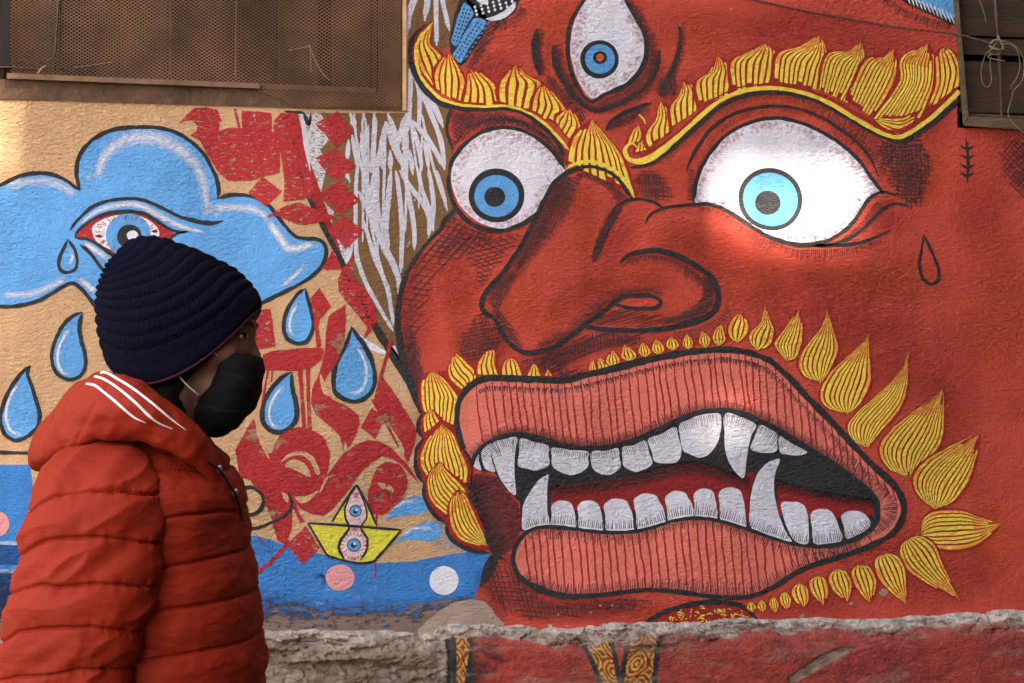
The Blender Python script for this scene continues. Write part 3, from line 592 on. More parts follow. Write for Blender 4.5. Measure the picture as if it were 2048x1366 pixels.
one('painted_scar', house, lambda P: (P.stroke([(1932,279),(1936,320),(1934,366)], [4,6,4], BLACK, 6), [P.stroke([(1920,y-2),(1934,y+5),(1949,y-1)], [3,6,3], BLACK, 6.4) for y in (293,311,330,346)]), kind='stuff', label='stitched scar')
one('painted_tear', house, lambda P: P.stroke([(1847,470),(1843,500),(1839,532),(1847,559),(1861,568),(1875,561),(1878,541),(1869,516),(1857,490),(1848,470)], [3,5,6,7,7,7,7,6,6,3], BLACK, 6, taper=(.5,.5)), label='outlined tear on the red cheek')
# ------------------------------------------------------------------ mouth
UO = [(927,898),(920,876),(914,848),(914,824),(918,802),(931,782),(949,766),(966,759),(988,756),(1025,757),(1069,759),(1113,761),(1137,759),(1174,750),(1224,738),(1274,725),(1324,714),(1374,705),(1424,700),(1462,700),(1499,706),(1528,716),(1551,730),(1586,763),(1618,798),(1653,833),(1686,868),(1716,900),(1748,933),(1781,963),(1800,988),(1809,1013)]
LO = [(1809,1013),(1806,1034),(1792,1059),(1766,1079),(1723,1099),(1673,1116),(1623,1131),(1586,1149),(1561,1166),(1536,1179),(1511,1190),(1474,1195),(1424,1193),(1374,1186),(1324,1181),(1286,1180),(1249,1184),(1199,1190),(1149,1193),(1111,1189),(1074,1176),(1044,1158),(1029,1134),(1027,1106),(1038,1081),(1054,1064)]
LI = [(1054,1064),(1079,1055),(1111,1054),(1149,1058),(1199,1064),(1236,1065),(1274,1062),(1311,1053),(1349,1041),(1386,1036),(1424,1039),(1461,1048),(1499,1060),(1534,1072),(1561,1081),(1598,1090),(1636,1093),(1674,1090),(1711,1079),(1741,1061),(1756,1040),(1757,1024)]
UI = [(1757,1024),(1756,1006),(1741,983),(1711,958),(1674,931),(1636,906),(1598,884),(1561,862),(1531,847),(1499,831),(1461,821),(1424,821),(1386,828),(1349,843),(1311,862),(1274,878),(1236,890),(1199,896),(1161,896),(1124,889),(1086,878),(1049,869),(1024,868),(1003,873),(981,883),(963,895),(950,912),(944,930)]
mouth = one('mouth', house, lambda P: P.fill([(944,929),(960,942),(990,946),(1005,972),(1030,995),(1040,1005),(1041,1062)]+LI[:-1]+UI, BLACK, 6, smooth=False), label='wide open snarling mouth')
def lipf(out, inn, up):
    def f(P):
        P.fill(out+inn, LIP, 7, smooth=False, wob=.6)
    return f
ulip = one('lip', mouth, lambda P: (P.fill(UO[:-1]+[(1809,1024),(1757,1024)]+UI, LIP, 7, smooth=False, wob=.6),
    P.band([(944,930),(981,885),(1024,868),(1086,878),(1161,896),(1236,890),(1311,862),(1386,828),(1461,821),(1531,847),(1636,906),(1741,983)],[(935,900),(975,870),(1024,845),(1086,855),(1161,870),(1236,865),(1311,838),(1386,803),(1461,798),(1540,825),(1640,885),(1750,965)], BLKS, 7.3, .4, 0)), label='upper lip')
llip = one('lip', mouth, lambda P: P.fill([(1757,1024),(1809,1024)]+LO[1:]+LI[:-1], LIP, 7, smooth=False, wob=.6), label='lower lip')
def lipedge(P):
    P.stroke(UO, [12,12,12,12,13,13,13,13,13,12,12,13,16,15,14,14,13,12,12,12,12,12,12,13,13,13,13,13,13,13,13,13], BLACK, 9.5, taper=(.9, .9))
    P.stroke(LO, [13,13,12,11,11,11,11,11,10,9,9,8,8,9,9,9,9,9,10,12,14,14,11,9,8,8], BLACK, 9.6, taper=(.9, .9))
    P.stroke(LI, [8,8,8,7,7,7,7,7,7,7,7,7,7,7,7,7,7,7,8,8,8,8], BLACK, 9.7, taper=(.9, .9))
    P.stroke(UI, [8,8,8,7,7,7,7,8,8,9,9,9,9,9,9,9,9,9,9,9,9,9,8,8,8,8,8], BLACK, 9.7, taper=(.9, .9))
one('lip_outline', mouth, lipedge, kind='stuff')
def interp_y(C, x):
    A = catmull(C, False, 6); A = A[np.argsort(A[:, 0])]; return float(np.interp(x, A[:, 0], A[:, 1]))
def lipred(P):
    x = 934
    top = UO[2:-1]; bot = UI[1:]
    UO2 = [p for p in UO[4:31]]; UI2 = [p for p in UI[1:-1]]
    while x < 1790:
        x += random.uniform(12, 19); y0 = interp_y(UO2, x)+5; xb = x+14 if x < 1500 else x+8
        if xb > 1752: y1 = y0+32
        else: y1 = interp_y(UI2, xb)-3
        if xb < 955: y1 = 905
        if y1-y0 < 18: continue
        pts = [(x, y0), (x+(xb-x)*.3+random.uniform(-2, 2), y0+(y1-y0)*.33), (x+(xb-x)*.62+random.uniform(-2, 2), y0+(y1-y0)*.66), (xb, y1)]
        P.stroke(pts, [2, 3.2, 3.6, 2.6], PENR, 7.8, step=8, wob=1.4)
    x = 1036
    UL = LI[2:-3]; LL = LO[4:-4]
    while x < 1745:
        x += random.uniform(13, 19); y0 = interp_y(LI[:-2], x)+4 if x > 1060 else 1075; xb = x+12
        y1 = interp_y(LO[3:-3], xb)-4
        if y1-y0 < 14: continue
        P.stroke([(x, y0), (x+4+random.uniform(-2, 2), y0+(y1-y0)*.33), (x+8+random.uniform(-2, 2), y0+(y1-y0)*.66), (xb, y1)], [3, 3.6, 3.6, 2.4], PENR, 7.8, step=8, wob=1.4)
one('lip_creases', mouth, lipred, kind='stuff')
def liph(P):
    P.hatch(UO[1:8], [20,20,20,18,14,12], PEN, 8.4, sp=3.6, w=1.8, ang=-75, off=-6)
    P.hatch(UO[6:22], 10, PEN, 8.4, sp=2.6, w=2.2, ang=88, off=16)
    P.hatch(UO[20:31], [10,10,10,11,12,13,14,16], PEN, 8.4, sp=3.4, w=1.9, ang=78, off=15)
    P.hatch(UI[1:10], [18,20,22,20,18,14,14,16,18], PEN, 8.4, sp=3.6, w=1.8, ang=78, off=2)
    P.hatch(UI[9:27], [18,16,14,20,22,18,16,16,16,18,16,14,12], PEN, 8.4, sp=3.6, w=1.9, ang=94, off=2)
    P.hatch(LI[:19], [12,18,20,18,20,18,14,12,14,16,18,20,18,12], PEN, 8.4, sp=3.4, w=1.9, ang=90, off=3)
    P.hatch(LO[4:-4], [14,14,18,20,20,22,24,22,20,18,16,16,18,18,12], PEN, 8.4, sp=3.4, w=1.9, ang=92, off=4)
    P.hatch([(1027,1106),(1030,1134),(1046,1158),(1075,1176)], [20,18,14,12], PEN, 8.4, sp=4, w=2.6, ang=70, off=4)
    P.hatch([(1800,1000),(1800,1025),(1786,1052),(1760,1072),(1720,1090)], [26,26,24,20,14], PEN, 8.4, sp=4, w=2, ang=86, off=5)
one('lip_hatching', mouth, liph, kind='stuff')
gum = one('gum', mouth, lambda P: (P.fill([(1101,975),(1149,966),(1224,959),(1286,946),(1336,931),(1386,926),(1424,934),(1461,949),(1490,962),(1494,945),(1512,944),(1499,985),(1499,1040),(1290,1020),(1101,1020)], GUM, 6.4, smooth=False),
    P.fill([(1553,962),(1598,974),(1661,989),(1711,997),(1744,1002),(1748,1030),(1640,1040),(1556,1030)], GUM, 6.4, smooth=False),
    P.fill([(948,950),(990,952),(1004,975),(1036,1005),(1040,1062),(1022,1100),(996,1112),(978,1075),(958,1030),(948,985)], GUM, 6.4, smooth=False),
    P.band([(1100,972),(1200,960),(1286,944),(1386,922),(1500,955)],[(1100,1000),(1200,990),(1286,975),(1386,955),(1500,985)], BLKS, 6.7, .75, 0),
    P.band([(1553,958),(1640,980),(1748,998)],[(1553,985),(1640,1005),(1748,1020)], BLKS, 6.7, .9, 0),
    P.softstroke([(952,955),(955,1000),(975,1060),(1010,1105)], 50, BLKS, 6.7, .7),
    P.cross([(1101,975),(1286,945),(1386,925),(1490,960),(1480,975),(1386,945),(1286,970),(1110,992)], (-8,), PEN, 7, sp=5, w=1.8, smooth=False)), kind='stuff', label='red gum between the rows of teeth')
def tooth(P0, label=None):
    return one('tooth', mouth, lambda P: P.fill(P0, TOOTH, 8, step=5, wob=.8), **({'label': label} if label else {}))
tooth([(947,931),(949,920),(958,909),(958,924),(963,940),(953,937)])
tooth([(963,905),(972,893),(983,887),(983,908),(985,925),(990,943),(974,940),(966,928)])
tooth([(986,886),(1010,878),(1034,875),(1031,900),(1029,940),(1031,989),(1015,978),(1000,957),(989,929),(984,905)], 'long upper fang')
for t in ([(1041,877),(1068,884),(1096,891),(1097,910),(1098,930),(1074,941),(1056,938),(1036,931),(1038,905)],
          [(1104,895),(1140,900),(1175,903),(1176,918),(1176,933),(1159,946),(1139,950),(1121,944),(1105,932),(1104,912)],
          [(1183,904),(1210,902),(1236,897),(1239,916),(1241,934),(1224,948),(1209,950),(1194,944),(1184,933)],
          [(1245,895),(1268,890),(1291,881),(1298,905),(1304,927),(1286,940),(1269,943),(1248,933),(1245,915)],
          [(1296,879),(1322,868),(1350,854),(1357,875),(1363,898),(1359,918),(1346,926),(1311,924),(1304,905)],
          [(1358,850),(1378,839),(1399,831),(1440,829),(1439,873),(1429,895),(1414,911),(1399,915),(1381,909),(1366,900),(1361,878)]): tooth(t)
tooth([(1449,829),(1474,831),(1511,849),(1504,868),(1498,890),(1493,920),(1487,956),(1464,935),(1451,903),(1449,870)], 'longest upper fang')
tooth([(1519,851),(1537,857),(1554,868),(1554,885),(1553,902),(1530,906),(1502,899),(1508,877)]); tooth([(1558,873),(1572,879),(1590,890),(1614,904),(1599,911),(1576,909),(1560,904)])
tooth([(1097,948),(1085,955),(1073,965),(1057,988),(1047,1010),(1044,1034),(1046,1060),(1075,1053),(1101,1051),(1096,1030),(1094,1002),(1095,966)], 'curved lower fang at the left')
def low(x0, x1, yt0, yt1, yb0, yb1, sl=4, skew=0):
    w = x1-x0
    tooth([(x0, yt0+10), (x0+w*.12, yt0+2), (x0+w*.38, min(yt0, yt1)-3), (x0+w*.68, min(yt0, yt1)-2), (x1-w*.1, yt1+2), (x1, yt1+12), (x1+sl, (yt1+yb1)/2), (x1+sl+1, yb1), ((x0+x1)/2+sl, (yb0+yb1)/2), (x0+sl, yb0), (x0+sl*.5, (yt0+yb0)/2)])
for a in ((1102,1147,1004,1005,1053,1056,3),(1155,1200,1004,1005,1058,1062,4),(1207,1258,1002,1000,1063,1063,7),(1267,1318,992,990,1061,1052,10),(1330,1377,987,985,1046,1036,8),(1387,1429,981,980,1034,1038,4),(1437,1485,978,980,1041,1055,5)): low(*a)
tooth([(1560,918),(1545,921),(1532,928),(1517,945),(1506,970),(1500,1005),(1502,1055),(1540,1072),(1583,1084),(1573,1066),(1560,1036),(1551,1000),(1548,970),(1551,945)], 'largest curved lower fang at the right')
tooth([(1562,1008),(1580,1004),(1600,1006),(1612,1018),(1617,1050),(1616,1086),(1590,1082),(1572,1050)])
tooth([(1621,1028),(1635,1019),(1655,1019),(1668,1030),(1677,1052),(1684,1080),(1655,1087),(1628,1086),(1624,1055)])
tooth([(1683,1031),(1700,1022),(1722,1024),(1738,1038),(1740,1052),(1722,1066),(1693,1077),(1688,1055)])
def teethh(P):
    P.hatch([(1745,1050),(1711,1070),(1674,1082),(1636,1086),(1598,1083),(1561,1074),(1534,1065),(1499,1053),(1461,1041),(1424,1032),(1386,1029),(1349,1034),(1311,1046),(1274,1055),(1236,1058),(1199,1057),(1149,1051),(1111,1047),(1079,1048),(1054,1056)], [14,16,18,18,16,14,12,16,20,24,18,16,14,14,16,18,14,12], PEN, 8.5, sp=4.2, w=1.8, ang=92)
    P.hatch([(1024,877),(1049,877),(1086,886),(1124,897),(1161,904),(1199,904),(1236,898),(1274,886),(1311,870),(1349,851),(1386,836),(1424,829),(1461,829),(1499,839),(1531,855),(1580,880),(1610,900)], [22,18,14,12,14,16,18,20,18,16,18,20,22,24,22,26,12], PEN, 8.5, sp=3.6, w=1.3, ang=90)
    P.hatch([(950,918),(966,898),(985,884),(1024,877)], [16,26,26,20], PEN, 8.5, sp=3.6, w=1.5, ang=80)
one('tooth_hatching', mouth, teethh, kind='stuff')
# ------------------------------------------------------------------ beard
beard = one('moustache', house, lambda P: (
    P.fill([(843,828),(840,790),(845,760),(870,745),(930,735),(935,780),(917,800),(914,850),(930,900),(940,950),(942,995),(958,1050),(982,1100),(940,1098),(912,1084),(896,1066),(892,1046),(870,1030),(852,1000),(848,966),(836,945),(834,905),(846,877),(838,855)], LRED, 7, smooth=False)), label='moustache and beard of yellow tufts around the mouth')
for Lp, Rp, n in [([(848,822),(842,800),(842,773),(849,752),(863,742)],[(908,850),(914,815),(916,794),(893,763),(867,742)],9),
    ([(922,778),(900,758),(896,737),(902,720)],[(952,755),(953,744),(934,725),(912,706)],6),
    ([(954,752),(955,729),(966,709),(973,702)],[(999,752),(990,729),(990,702),(978,702)],5),
    ([(1003,752),(1005,729),(1018,716)],[(1045,752),(1037,728),(1022,715)],5),
    ([(1053,752),(1060,738),(1066,728)],[(1083,752),(1076,735),(1068,727)],3),
    ([(1087,752),(1092,744),(1095,738)],[(1106,752),(1100,744),(1096,738)],2),
    ([(848,868),(845,840),(852,828),(862,819)],[(880,842),(872,830),(864,819)],5),
    ([(856,956),(840,930),(842,902),(862,868),(880,850)],[(934,966),(936,935),(920,898),(906,868),(884,848)],11),
    ([(892,1030),(862,1002),(854,966),(862,942),(877,924)],[(934,988),(924,970),(900,948),(881,924)],9),
    ([(976,1094),(925,1082),(902,1054),(898,1012),(906,994),(914,980)],[(972,1084),(958,1046),(946,1017),(934,994),(918,979)],8)]:
    tuft(Lp, Rp, n, beard)
MT = [([(1176,742),(1178,732),(1185,720)],[(1192,740),(1191,732),(1187,720)],3),([(1196,740),(1196,730),(1192,720)],[(1216,736),(1214,726),(1202,715)],3)]
for cx, cb, tx, ty, w in [(1226,735,1223,700,30),(1257,723,1249,690,32),(1289,714,1285,683,27),(1316,709,1312,678,27),(1345,701,1342,670,26),(1376,699,1372,668,22),(1409,695,1404,660,24),(1438,692,1441,648,28)]:
    h = cb-ty; MT.append(([(cx, cb), (cx-w/2, cb-h*.28), (cx-w*.42, cb-h*.6), (tx, ty)], [(cx+1, cb), (cx+w/2, cb-h*.28), (cx+w*.38, cb-h*.6), (tx+2, ty)], 4))
MT += [([(1472,684),(1458,672),(1456,652),(1470,632),(1482,626)],[(1475,684),(1492,672),(1499,655),(1494,640),(1485,626)],5),
 ([(1514,700),(1500,685),(1498,668),(1522,642),(1530,612)],[(1516,700),(1541,690),(1549,662),(1540,640),(1532,612)],6),
 ([(1574,722),(1554,700),(1548,686),(1570,655),(1598,620)],[(1577,722),(1592,716),(1603,690),(1606,655),(1600,620)],8),
 ([(1638,766),(1608,752),(1596,730),(1605,700),(1642,655),(1653,614)],[(1642,766),(1660,740),(1674,710),(1676,685),(1662,645),(1655,614)],9),
 ([(1690,827),(1655,815),(1639,790),(1660,745),(1710,700),(1738,668)],[(1697,827),(1722,805),(1742,765),(1740,720),(1738,695),(1740,668)],10),
 ([(1730,894),(1705,880),(1695,850),(1718,820),(1768,777),(1805,735),(1818,694)],[(1738,894),(1758,868),(1792,830),(1812,790),(1816,740),(1820,694)],11),
 ([(1815,955),(1775,935),(1757,900),(1778,862),(1830,820),(1868,795),(1884,770)],[(1822,955),(1852,925),(1882,885),(1888,840),(1886,770)],13),
 ([(1868,1017),(1835,990),(1825,955),(1850,920),(1900,892),(1958,866)],[(1875,1017),(1908,1002),(1936,965),(1952,920),(1961,866)],13),
 ([(1842,1068),(1845,1040),(1868,1022),(1920,1020),(1960,1034),(2001,1047)],[(1842,1072),(1868,1095),(1910,1101),(1955,1090),(1985,1066),(2001,1048)],10),
 ([(1815,1078),(1799,1100),(1812,1137),(1850,1165),(1890,1185),(1922,1203)],[(1820,1076),(1842,1072),(1870,1090),(1887,1130),(1905,1170),(1922,1201)],9),
 ([(1765,1108),(1749,1122),(1753,1150),(1775,1180),(1812,1208)],[(1770,1107),(1795,1112),(1809,1132),(1813,1165),(1813,1206)],7),
 ([(1718,1130),(1703,1142),(1706,1165),(1725,1192),(1742,1208)],[(1722,1130),(1742,1136),(1753,1165),(1743,1207)],6),
 ([(1674,1138),(1656,1155),(1665,1180),(1693,1204)],[(1678,1138),(1696,1148),(1704,1175),(1695,1204)],6),
 ([(1634,1152),(1618,1165),(1625,1190),(1646,1212)],[(1638,1152),(1652,1160),(1657,1185),(1648,1212)],5),
 ([(1598,1167),(1582,1180),(1589,1200),(1606,1215)],[(1601,1167),(1616,1178),(1618,1200),(1608,1215)],5),
 ([(1568,1184),(1558,1196),(1563,1210),(1574,1219)],[(1571,1184),(1583,1196),(1581,1210),(1576,1219)],4),
 ([(1546,1195),(1537,1207),(1548,1226)],[(1549,1195),(1558,1208),(1551,1226)],4),([(1522,1200),(1514,1213),(1524,1224)],[(1525,1200),(1534,1212),(1527,1224)],3),([(1500,1203),(1492,1215),(1503,1224)],[(1504,1203),(1512,1212),(1506,1224)],3)]
for Lp, Rp, n in MT: tuft(Lp, Rp, n, beard, rim=3.5)
def orn(P):
    P.fill([(1292,1256),(1320,1234),(1355,1220),(1400,1211),(1450,1210),(1484,1218),(1508,1240),(1505,1262),(1300,1266)], LRED, 6, smooth=False)
    for k in range(120):
        x = random.uniform(1305, 1500); y = random.uniform(1214, 1258)
        if y < 1214+((x-1420)/100)**2*26: continue
        a = random.uniform(0, 6.3); r = random.uniform(4, 9); s0 = random.uniform(.8, 2.2)
        P.stroke([(x+r*math.cos(a+s0*t), y+r*.7*math.sin(a+s0*t)) for t in (0, .5, 1)], [2, 3.6, 2], YEL, 6.5+.3*random.random(), step=4)
one('collar_ornament', house, orn, kind='stuff')
# ------------------------------------------------------------------ painted horns / cords at the top of the mural
def snake(P):
    P.fill([(925,-6),(950,10),(975,38),(965,70),(940,110),(925,130),(908,126),(900,95),(902,60),(912,20)], BLACK, 5)
    P.fill([(930,5),(947,25),(935,48),(922,74),(912,91),(903,84),(908,62),(914,38),(922,18)], BLUE, 5.4)
    P.fill([(950,36),(972,44),(962,62),(950,78),(938,96),(930,110),(922,125),(912,120),(905,110),(913,98),(920,80),(935,58)], BLUE, 5.4)
    for r in range(9):
        for c in range(3): P.disc(928-r*2.6+c*6.5, 18+r*7.8+c*1.5, 2, 2, BLACK, 5.8, n=8)
    for r in range(11):
        for c in range(2): P.disc(955-r*4.4+c*7, 46+r*6.6+c*3, 1.9, 1.9, BLACK, 5.8, n=8)
    for r in range(8): P.stroke([(978-r*6, 46+r*9.3), (970-r*6, 52+r*9.3)], [6, 3], BLUE, 5.7); P.stroke([(976-r*6, 50+r*9.3), (966-r*6, 51+r*9.3)], [2, 2], BLACK, 5.9)
one('painted_cord', house, snake, kind='stuff', label='blue cords dotted in black')
def knob(P):
    P.fill([(930,-30),(1040,-30),(1034,14),(1020,32),(992,44),(968,38),(946,22)], BLACK, 5)
    P.fill([(971,38),(985,33),(1005,24),(1022,10),(1030,4),(1031,14),(1018,30),(998,40),(984,42)], WHITE, 5.4)
    P.fill([(945,-12),(958,6),(974,8),(978,-6),(990,-4),(984,-20),(950,-24)], WHITE, 5.4)
    for r in range(5):
        for c in range(7):
            x = 950+c*12+r*2; y = 14-c*3.2+r*7.6
            if y < 36-c*4 and y > 4-c: P.disc(x, y, 2.8, 3.2, WHITE, 5.6, n=9)
one('painted_bead', house, knob, kind='stuff', label='black bead dotted in white')
def fr(P):
    P.fill([(1795,-40),(1912,-40),(1912,46),(1880,38),(1838,18),(1800,-4)], BLACK, 5)
    P.fill([(1803,-40),(1909,-40),(1909,36),(1876,24),(1836,4),(1806,-14)], BLUE, 5.4)
    for k in range(13): P.stroke([(1812+k*8, -14+k*3.6), (1821+k*8, 8+k*3.6)], 2.6, WHITE, 5.7); P.stroke([(1812+k*8, -2+k*3.6), (1818+k*8, 14+k*3.2)], 2.4, BLACK, 5.8)
one('painted_cord', house, fr, kind='stuff', label='blue scalloped cord by the right window')
# ------------------------------------------------------------------ white brush strokes on brown
WS = [([(717,320),(712,378),(712,491),(720,536),(742,586),(787,663)],9),([(727,441),(750,516),(775,578),(787,651)],9),([(717,383),(737,423),(762,481),(784,523),(797,558),(797,588)],12),
 ([(752,330),(749,391),(752,441)],20),([(782,341),(777,391),(772,453),(777,501)],11),([(792,341),(799,391),(804,453),(802,546)],10),([(807,340),(822,416),(829,466),(829,501)],10),
 ([(799,341),(824,378),(849,411),(859,441),(857,476)],10),([(839,341),(844,378),(862,428),(867,463)],8),([(857,335),(864,378),(867,416),(864,461)],9),([(874,341),(887,391),(894,411)],8),
 ([(729,341),(737,400),(735,430)],9),([(705,470),(697,510),(690,530)],12),([(842,-30),(819,25),(814,70)],14),([(860,-30),(849,42)],12),([(872,-30),(873,92)],10),([(880,-20),(899,62)],9),
 ([(822,128),(818,225),(805,300)],10),([(824,140),(839,185),(837,262)],9),([(832,150),(857,215),(882,282),(889,341)],10),([(852,182),(874,225),(887,255)],11),([(814,225),(799,275),(790,300)],12),
 ([(819,237),(837,295),(844,341)],9),([(824,240),(862,287),(887,335)],10),([(809,235),(812,300),(803,345)],11),([(774,226),(789,262),(799,300)],10),([(772,242),(762,300),(750,345)],12),
 ([(774,245),(787,287),(815,345)],14),([(749,226),(749,262),(744,345)],11),([(727,226),(729,262),(732,305)],12),([(709,226),(704,250)],10),([(704,270),(717,341)],9),([(719,287),(742,345)],11),([(697,280),(694,325)],9),
 ([(760,300),(768,345)],12),([(780,300),(782,345)],10),([(820,300),(826,350)],9),([(740,386),(746,430),(760,470)],10),([(700,226),(712,262)],14),([(690,340),(700,365)],9),([(848,280),(858,340)],8)]
def wsf(P):
    rr = random.Random(4)
    for k in range(22):
        x = rr.uniform(690, 850); y = rr.uniform(226, 350); l = rr.uniform(150, 300); dx = l*rr.uniform(-.06, .28)
        if x+dx > 800-(y+l-450)*.0 and y+l > 470: continue
        WS.append(([(x, y), (x+dx*.4, y+l*.5), (x+dx, y+l)], rr.uniform(4, 6)))
    for pts, w in WS: P.stroke(pts, [w*.8, w, w, w*.8], CHALK, 3+.8*random.random(), taper=(.5, .4), rough=.07)
one('white_brushwork', house, wsf, kind='stuff')
def wash(P):
    P.fill([(597,226),(640,226),(668,268),(640,300),(655,330),(648,360),(640,392),(668,425),(662,455),(690,498),(706,540),(690,530),(668,480),(640,412),(622,352),(610,290)], WASH, 2.5, smooth=False)
    P.fill([(716,690),(720,670),(800,722),(801,722)], WHTS, 3, smooth=False)
    P.fill([(780,694),(790,690),(801,724)], CHALK, 4, smooth=False)
    P.softstroke([(806,755),(812,780)], 10, WHTS, 3, .8); P.soft(905, 1070, 55, 45, GRYS, 2.2, .3, .7); P.soft(880, 1020, 40, 60, GRYS, 2.2, 0, .35)
one('thin_whitewash', house, wash, kind='stuff')
one('black_banner_edge', house, lambda P: (P.stroke([(592,316),(605,360),(622,402),(645,451),(672,501),(700,560),(728,612),(752,656),(787,712),(812,752),(830,788),(840,826)], [6,9,11,12,12,12,13,14,16,18,18,14], BLACK, 4),
    P.stroke([(568,222),(582,224),(604,226),(612,238),(618,250),(622,226)], [5,6,7,8,5,5], BLACK, 4), P.fill([(562,228),(596,228),(612,300),(650,408),(690,530),(684,545),(640,440),(610,350),(585,290)], LRED, 3.4, smooth=False),
    P.fill([(600,228),(606,228),(618,290),(624,380),(618,396),(612,340)], CHALK, 4.4, smooth=False)), kind='stuff')
# ------------------------------------------------------------------ calligraphy
call = one('calligraphy', house, lambda P: P.fill([(355,250),(372,230),(388,216),(412,214),(435,220),(443,240),(436,262),(455,256),(476,256),(512,258),(560,262),(560,345),(500,362),(455,362),(434,341),(425,325),(400,282),(380,270),(394,262),(395,252),(384,240),(366,242)], CALL, 4, smooth=False), label='large red brush calligraphy')
CAL = [([(467,218),(472,218),(481,258),(476,258)],0,0),([(483,221),(543,226),(545,262),(537,275),(528,300),(512,345),(486,362),(492,300),(484,262)],0,0),
 ([(562,225),(594,226),(605,280),(619,341),(627,380),(622,396),(600,400),(567,403),(569,361),(562,310),(552,275),(546,255),(549,240)],0,0),
 ([(614,343),(629,341),(628,382),(622,396)],0,0),
 ([(630,247),(675,222),(708,265),(672,295)],0,0),([(630,316),(670,296),(713,332),(676,361),(652,345)],0,0),([(637,386),(679,361),(722,401),(679,429)],0,0),([(656,463),(686,430),(728,460),(697,497)],0,0),
 ([(497,385),(525,352),(564,383),(532,414)],0,0),([(533,435),(562,416),(595,406),(625,416),(672,435),(632,446),(605,450),(580,443),(555,432)],1,0),
 ([(709,501),(700,520),(685,536),(676,560),(677,580),(682,591),(697,608),(715,630),(735,656),(730,668),(727,678),(738,668),(747,656),(753,641),(752,616),(737,586),(715,562),(704,546),(705,520)],0,0),
 ([(642,538),(667,498),(684,540)],0,1),([(621,596),(639,576),(662,613),(640,638),(637,655),(643,690),(634,700),(628,640)],0,1),
 ([(657,633),(691,608),(692,640),(688,690),(672,730),(656,748),(645,770),(664,798),(700,815),(718,830),(719,848),(712,868),(702,888),(695,898),(690,878),(686,905),(680,872),(655,848),(630,828),(622,806),(624,778),(640,742),(650,700),(652,660)],0,1),
 ([(500,618),(541,618),(546,655),(551,693),(500,702)],0,0),([(525,710),(544,702),(590,697),(637,695),(647,698),(643,720),(624,735),(590,742),(562,741),(530,740)],0,1),
 ([(595,735),(604,735),(608,800),(612,862),(604,862),(601,800)],0,1),([(612,735),(620,735),(620,800),(624,862),(616,862),(613,800)],0,1),([(534,740),(538,740),(530,790),(522,820),(520,820)],0,1),([(542,740),(546,740),(544,765),(542,765)],0,1),
 ([(498,850),(508,838),(530,905),(544,905),(550,885),(560,870),(579,859),(598,853),(623,860),(640,868),(651,880),(660,905),(658,932),(653,952),(686,907),(711,890),(737,879),(760,883),(781,895),(806,920),(813,927),(799,927),(781,916),(764,912),(746,923),(725,942),(711,958),(693,985),(667,1016),(646,1032),(623,1028),(604,1020),(592,1008),(598,1025),(609,1045),(600,1045),(584,1012),(585,1035),(582,1060),(570,1088),(555,1082),(545,1045),(532,1011),(518,985),(500,960),(480,955),(470,900)],0,1),
 ([(800,926),(808,920),(822,940),(838,968),(818,946)],0,1),
 ([(778,681),(786,681),(765,753),(790,788),(815,828),(832,858),(832,872),(829,890),(815,925),(808,915),(809,900),(802,884),(785,858),(766,828),(748,800),(757,756),(770,712)],0,1),
 ([(742,800),(748,798),(770,836),(799,893),(794,893),(766,842)],0,1),([(721,855),(743,816),(771,835),(750,877)],0,1),
 ([(737,1011),(734,993),(744,958),(755,934),(772,923),(799,928),(811,944),(815,960),(813,978),(802,999),(781,1020),(764,1030),(746,1027)],0,1),
 ([(751,1028),(755,1028),(754,1090),(751,1156),(748,1156),(751,1090)],0,1),([(573,1090),(612,1052),(640,1096),(606,1129)],0,0),
 ([(576,1080),(582,1088),(545,1126),(512,1152),(508,1146),(540,1120)],0,1),([(505,1062),(512,1068),(539,1100),(520,1082)],0,1),
 ([(500,865),(505,860),(528,905),(540,925),(534,925)],0,1)]
for pts, sm, solid in CAL:
    one('brush_mark', call, lambda P: P.fill(pts, CALS if solid else CALL, 4.6+.5*random.random(), smooth=bool(sm), wob=1.4))
one('unpainted_gap', call, lambda P: (P.fill([(560,927),(574,909),(597,903),(623,911),(639,937),(638,950),(630,945),(622,924),(605,912),(584,912),(566,922)], SAND, 5.6),
    P.fill([(569,932),(579,921),(595,920),(612,930),(621,953),(605,948),(584,937)], SAND, 5.6), P.fill([(590,993),(614,992),(637,981),(625,996),(609,1006),(596,1003)], SAND, 5.6), P.fill([(563,985),(577,992),(576,1005),(568,998)], SAND, 5.6),
    P.fill([(755,966),(772,968),(768,978),(760,974)], SAND, 5.6), P.fill([(770,978),(780,970),(788,984),(776,982)], SAND, 5.6), P.stroke([(656,952),(640,985)], 5, SAND, 5.5), P.fill([(640,748),(650,765),(660,792),(646,785),(641,768)], SAND, 5.6),
    P.stroke([(512,852),(522,880),(538,918)], [5,7,3], SAND, 5.5)), kind='stuff')
one('ink_scroll', house, lambda P: (P.stroke([(470,1010),(478,985),(500,974),(520,985),(527,1000),(520,1020),(500,1030),(478,1024)], [6,8,8,8,8,8,8,6], BLACK, 5), P.stroke([(577,985),(584,1008),(572,1030),(545,1044),(515,1056),(490,1058)], [4,6,6,6,7,6], BLACK, 5.9)), kind='stuff')
one('horizon_line', house, lambda P: P.stroke([(-200,905),(0,905),(75,907)], 7, BLACK, 3))
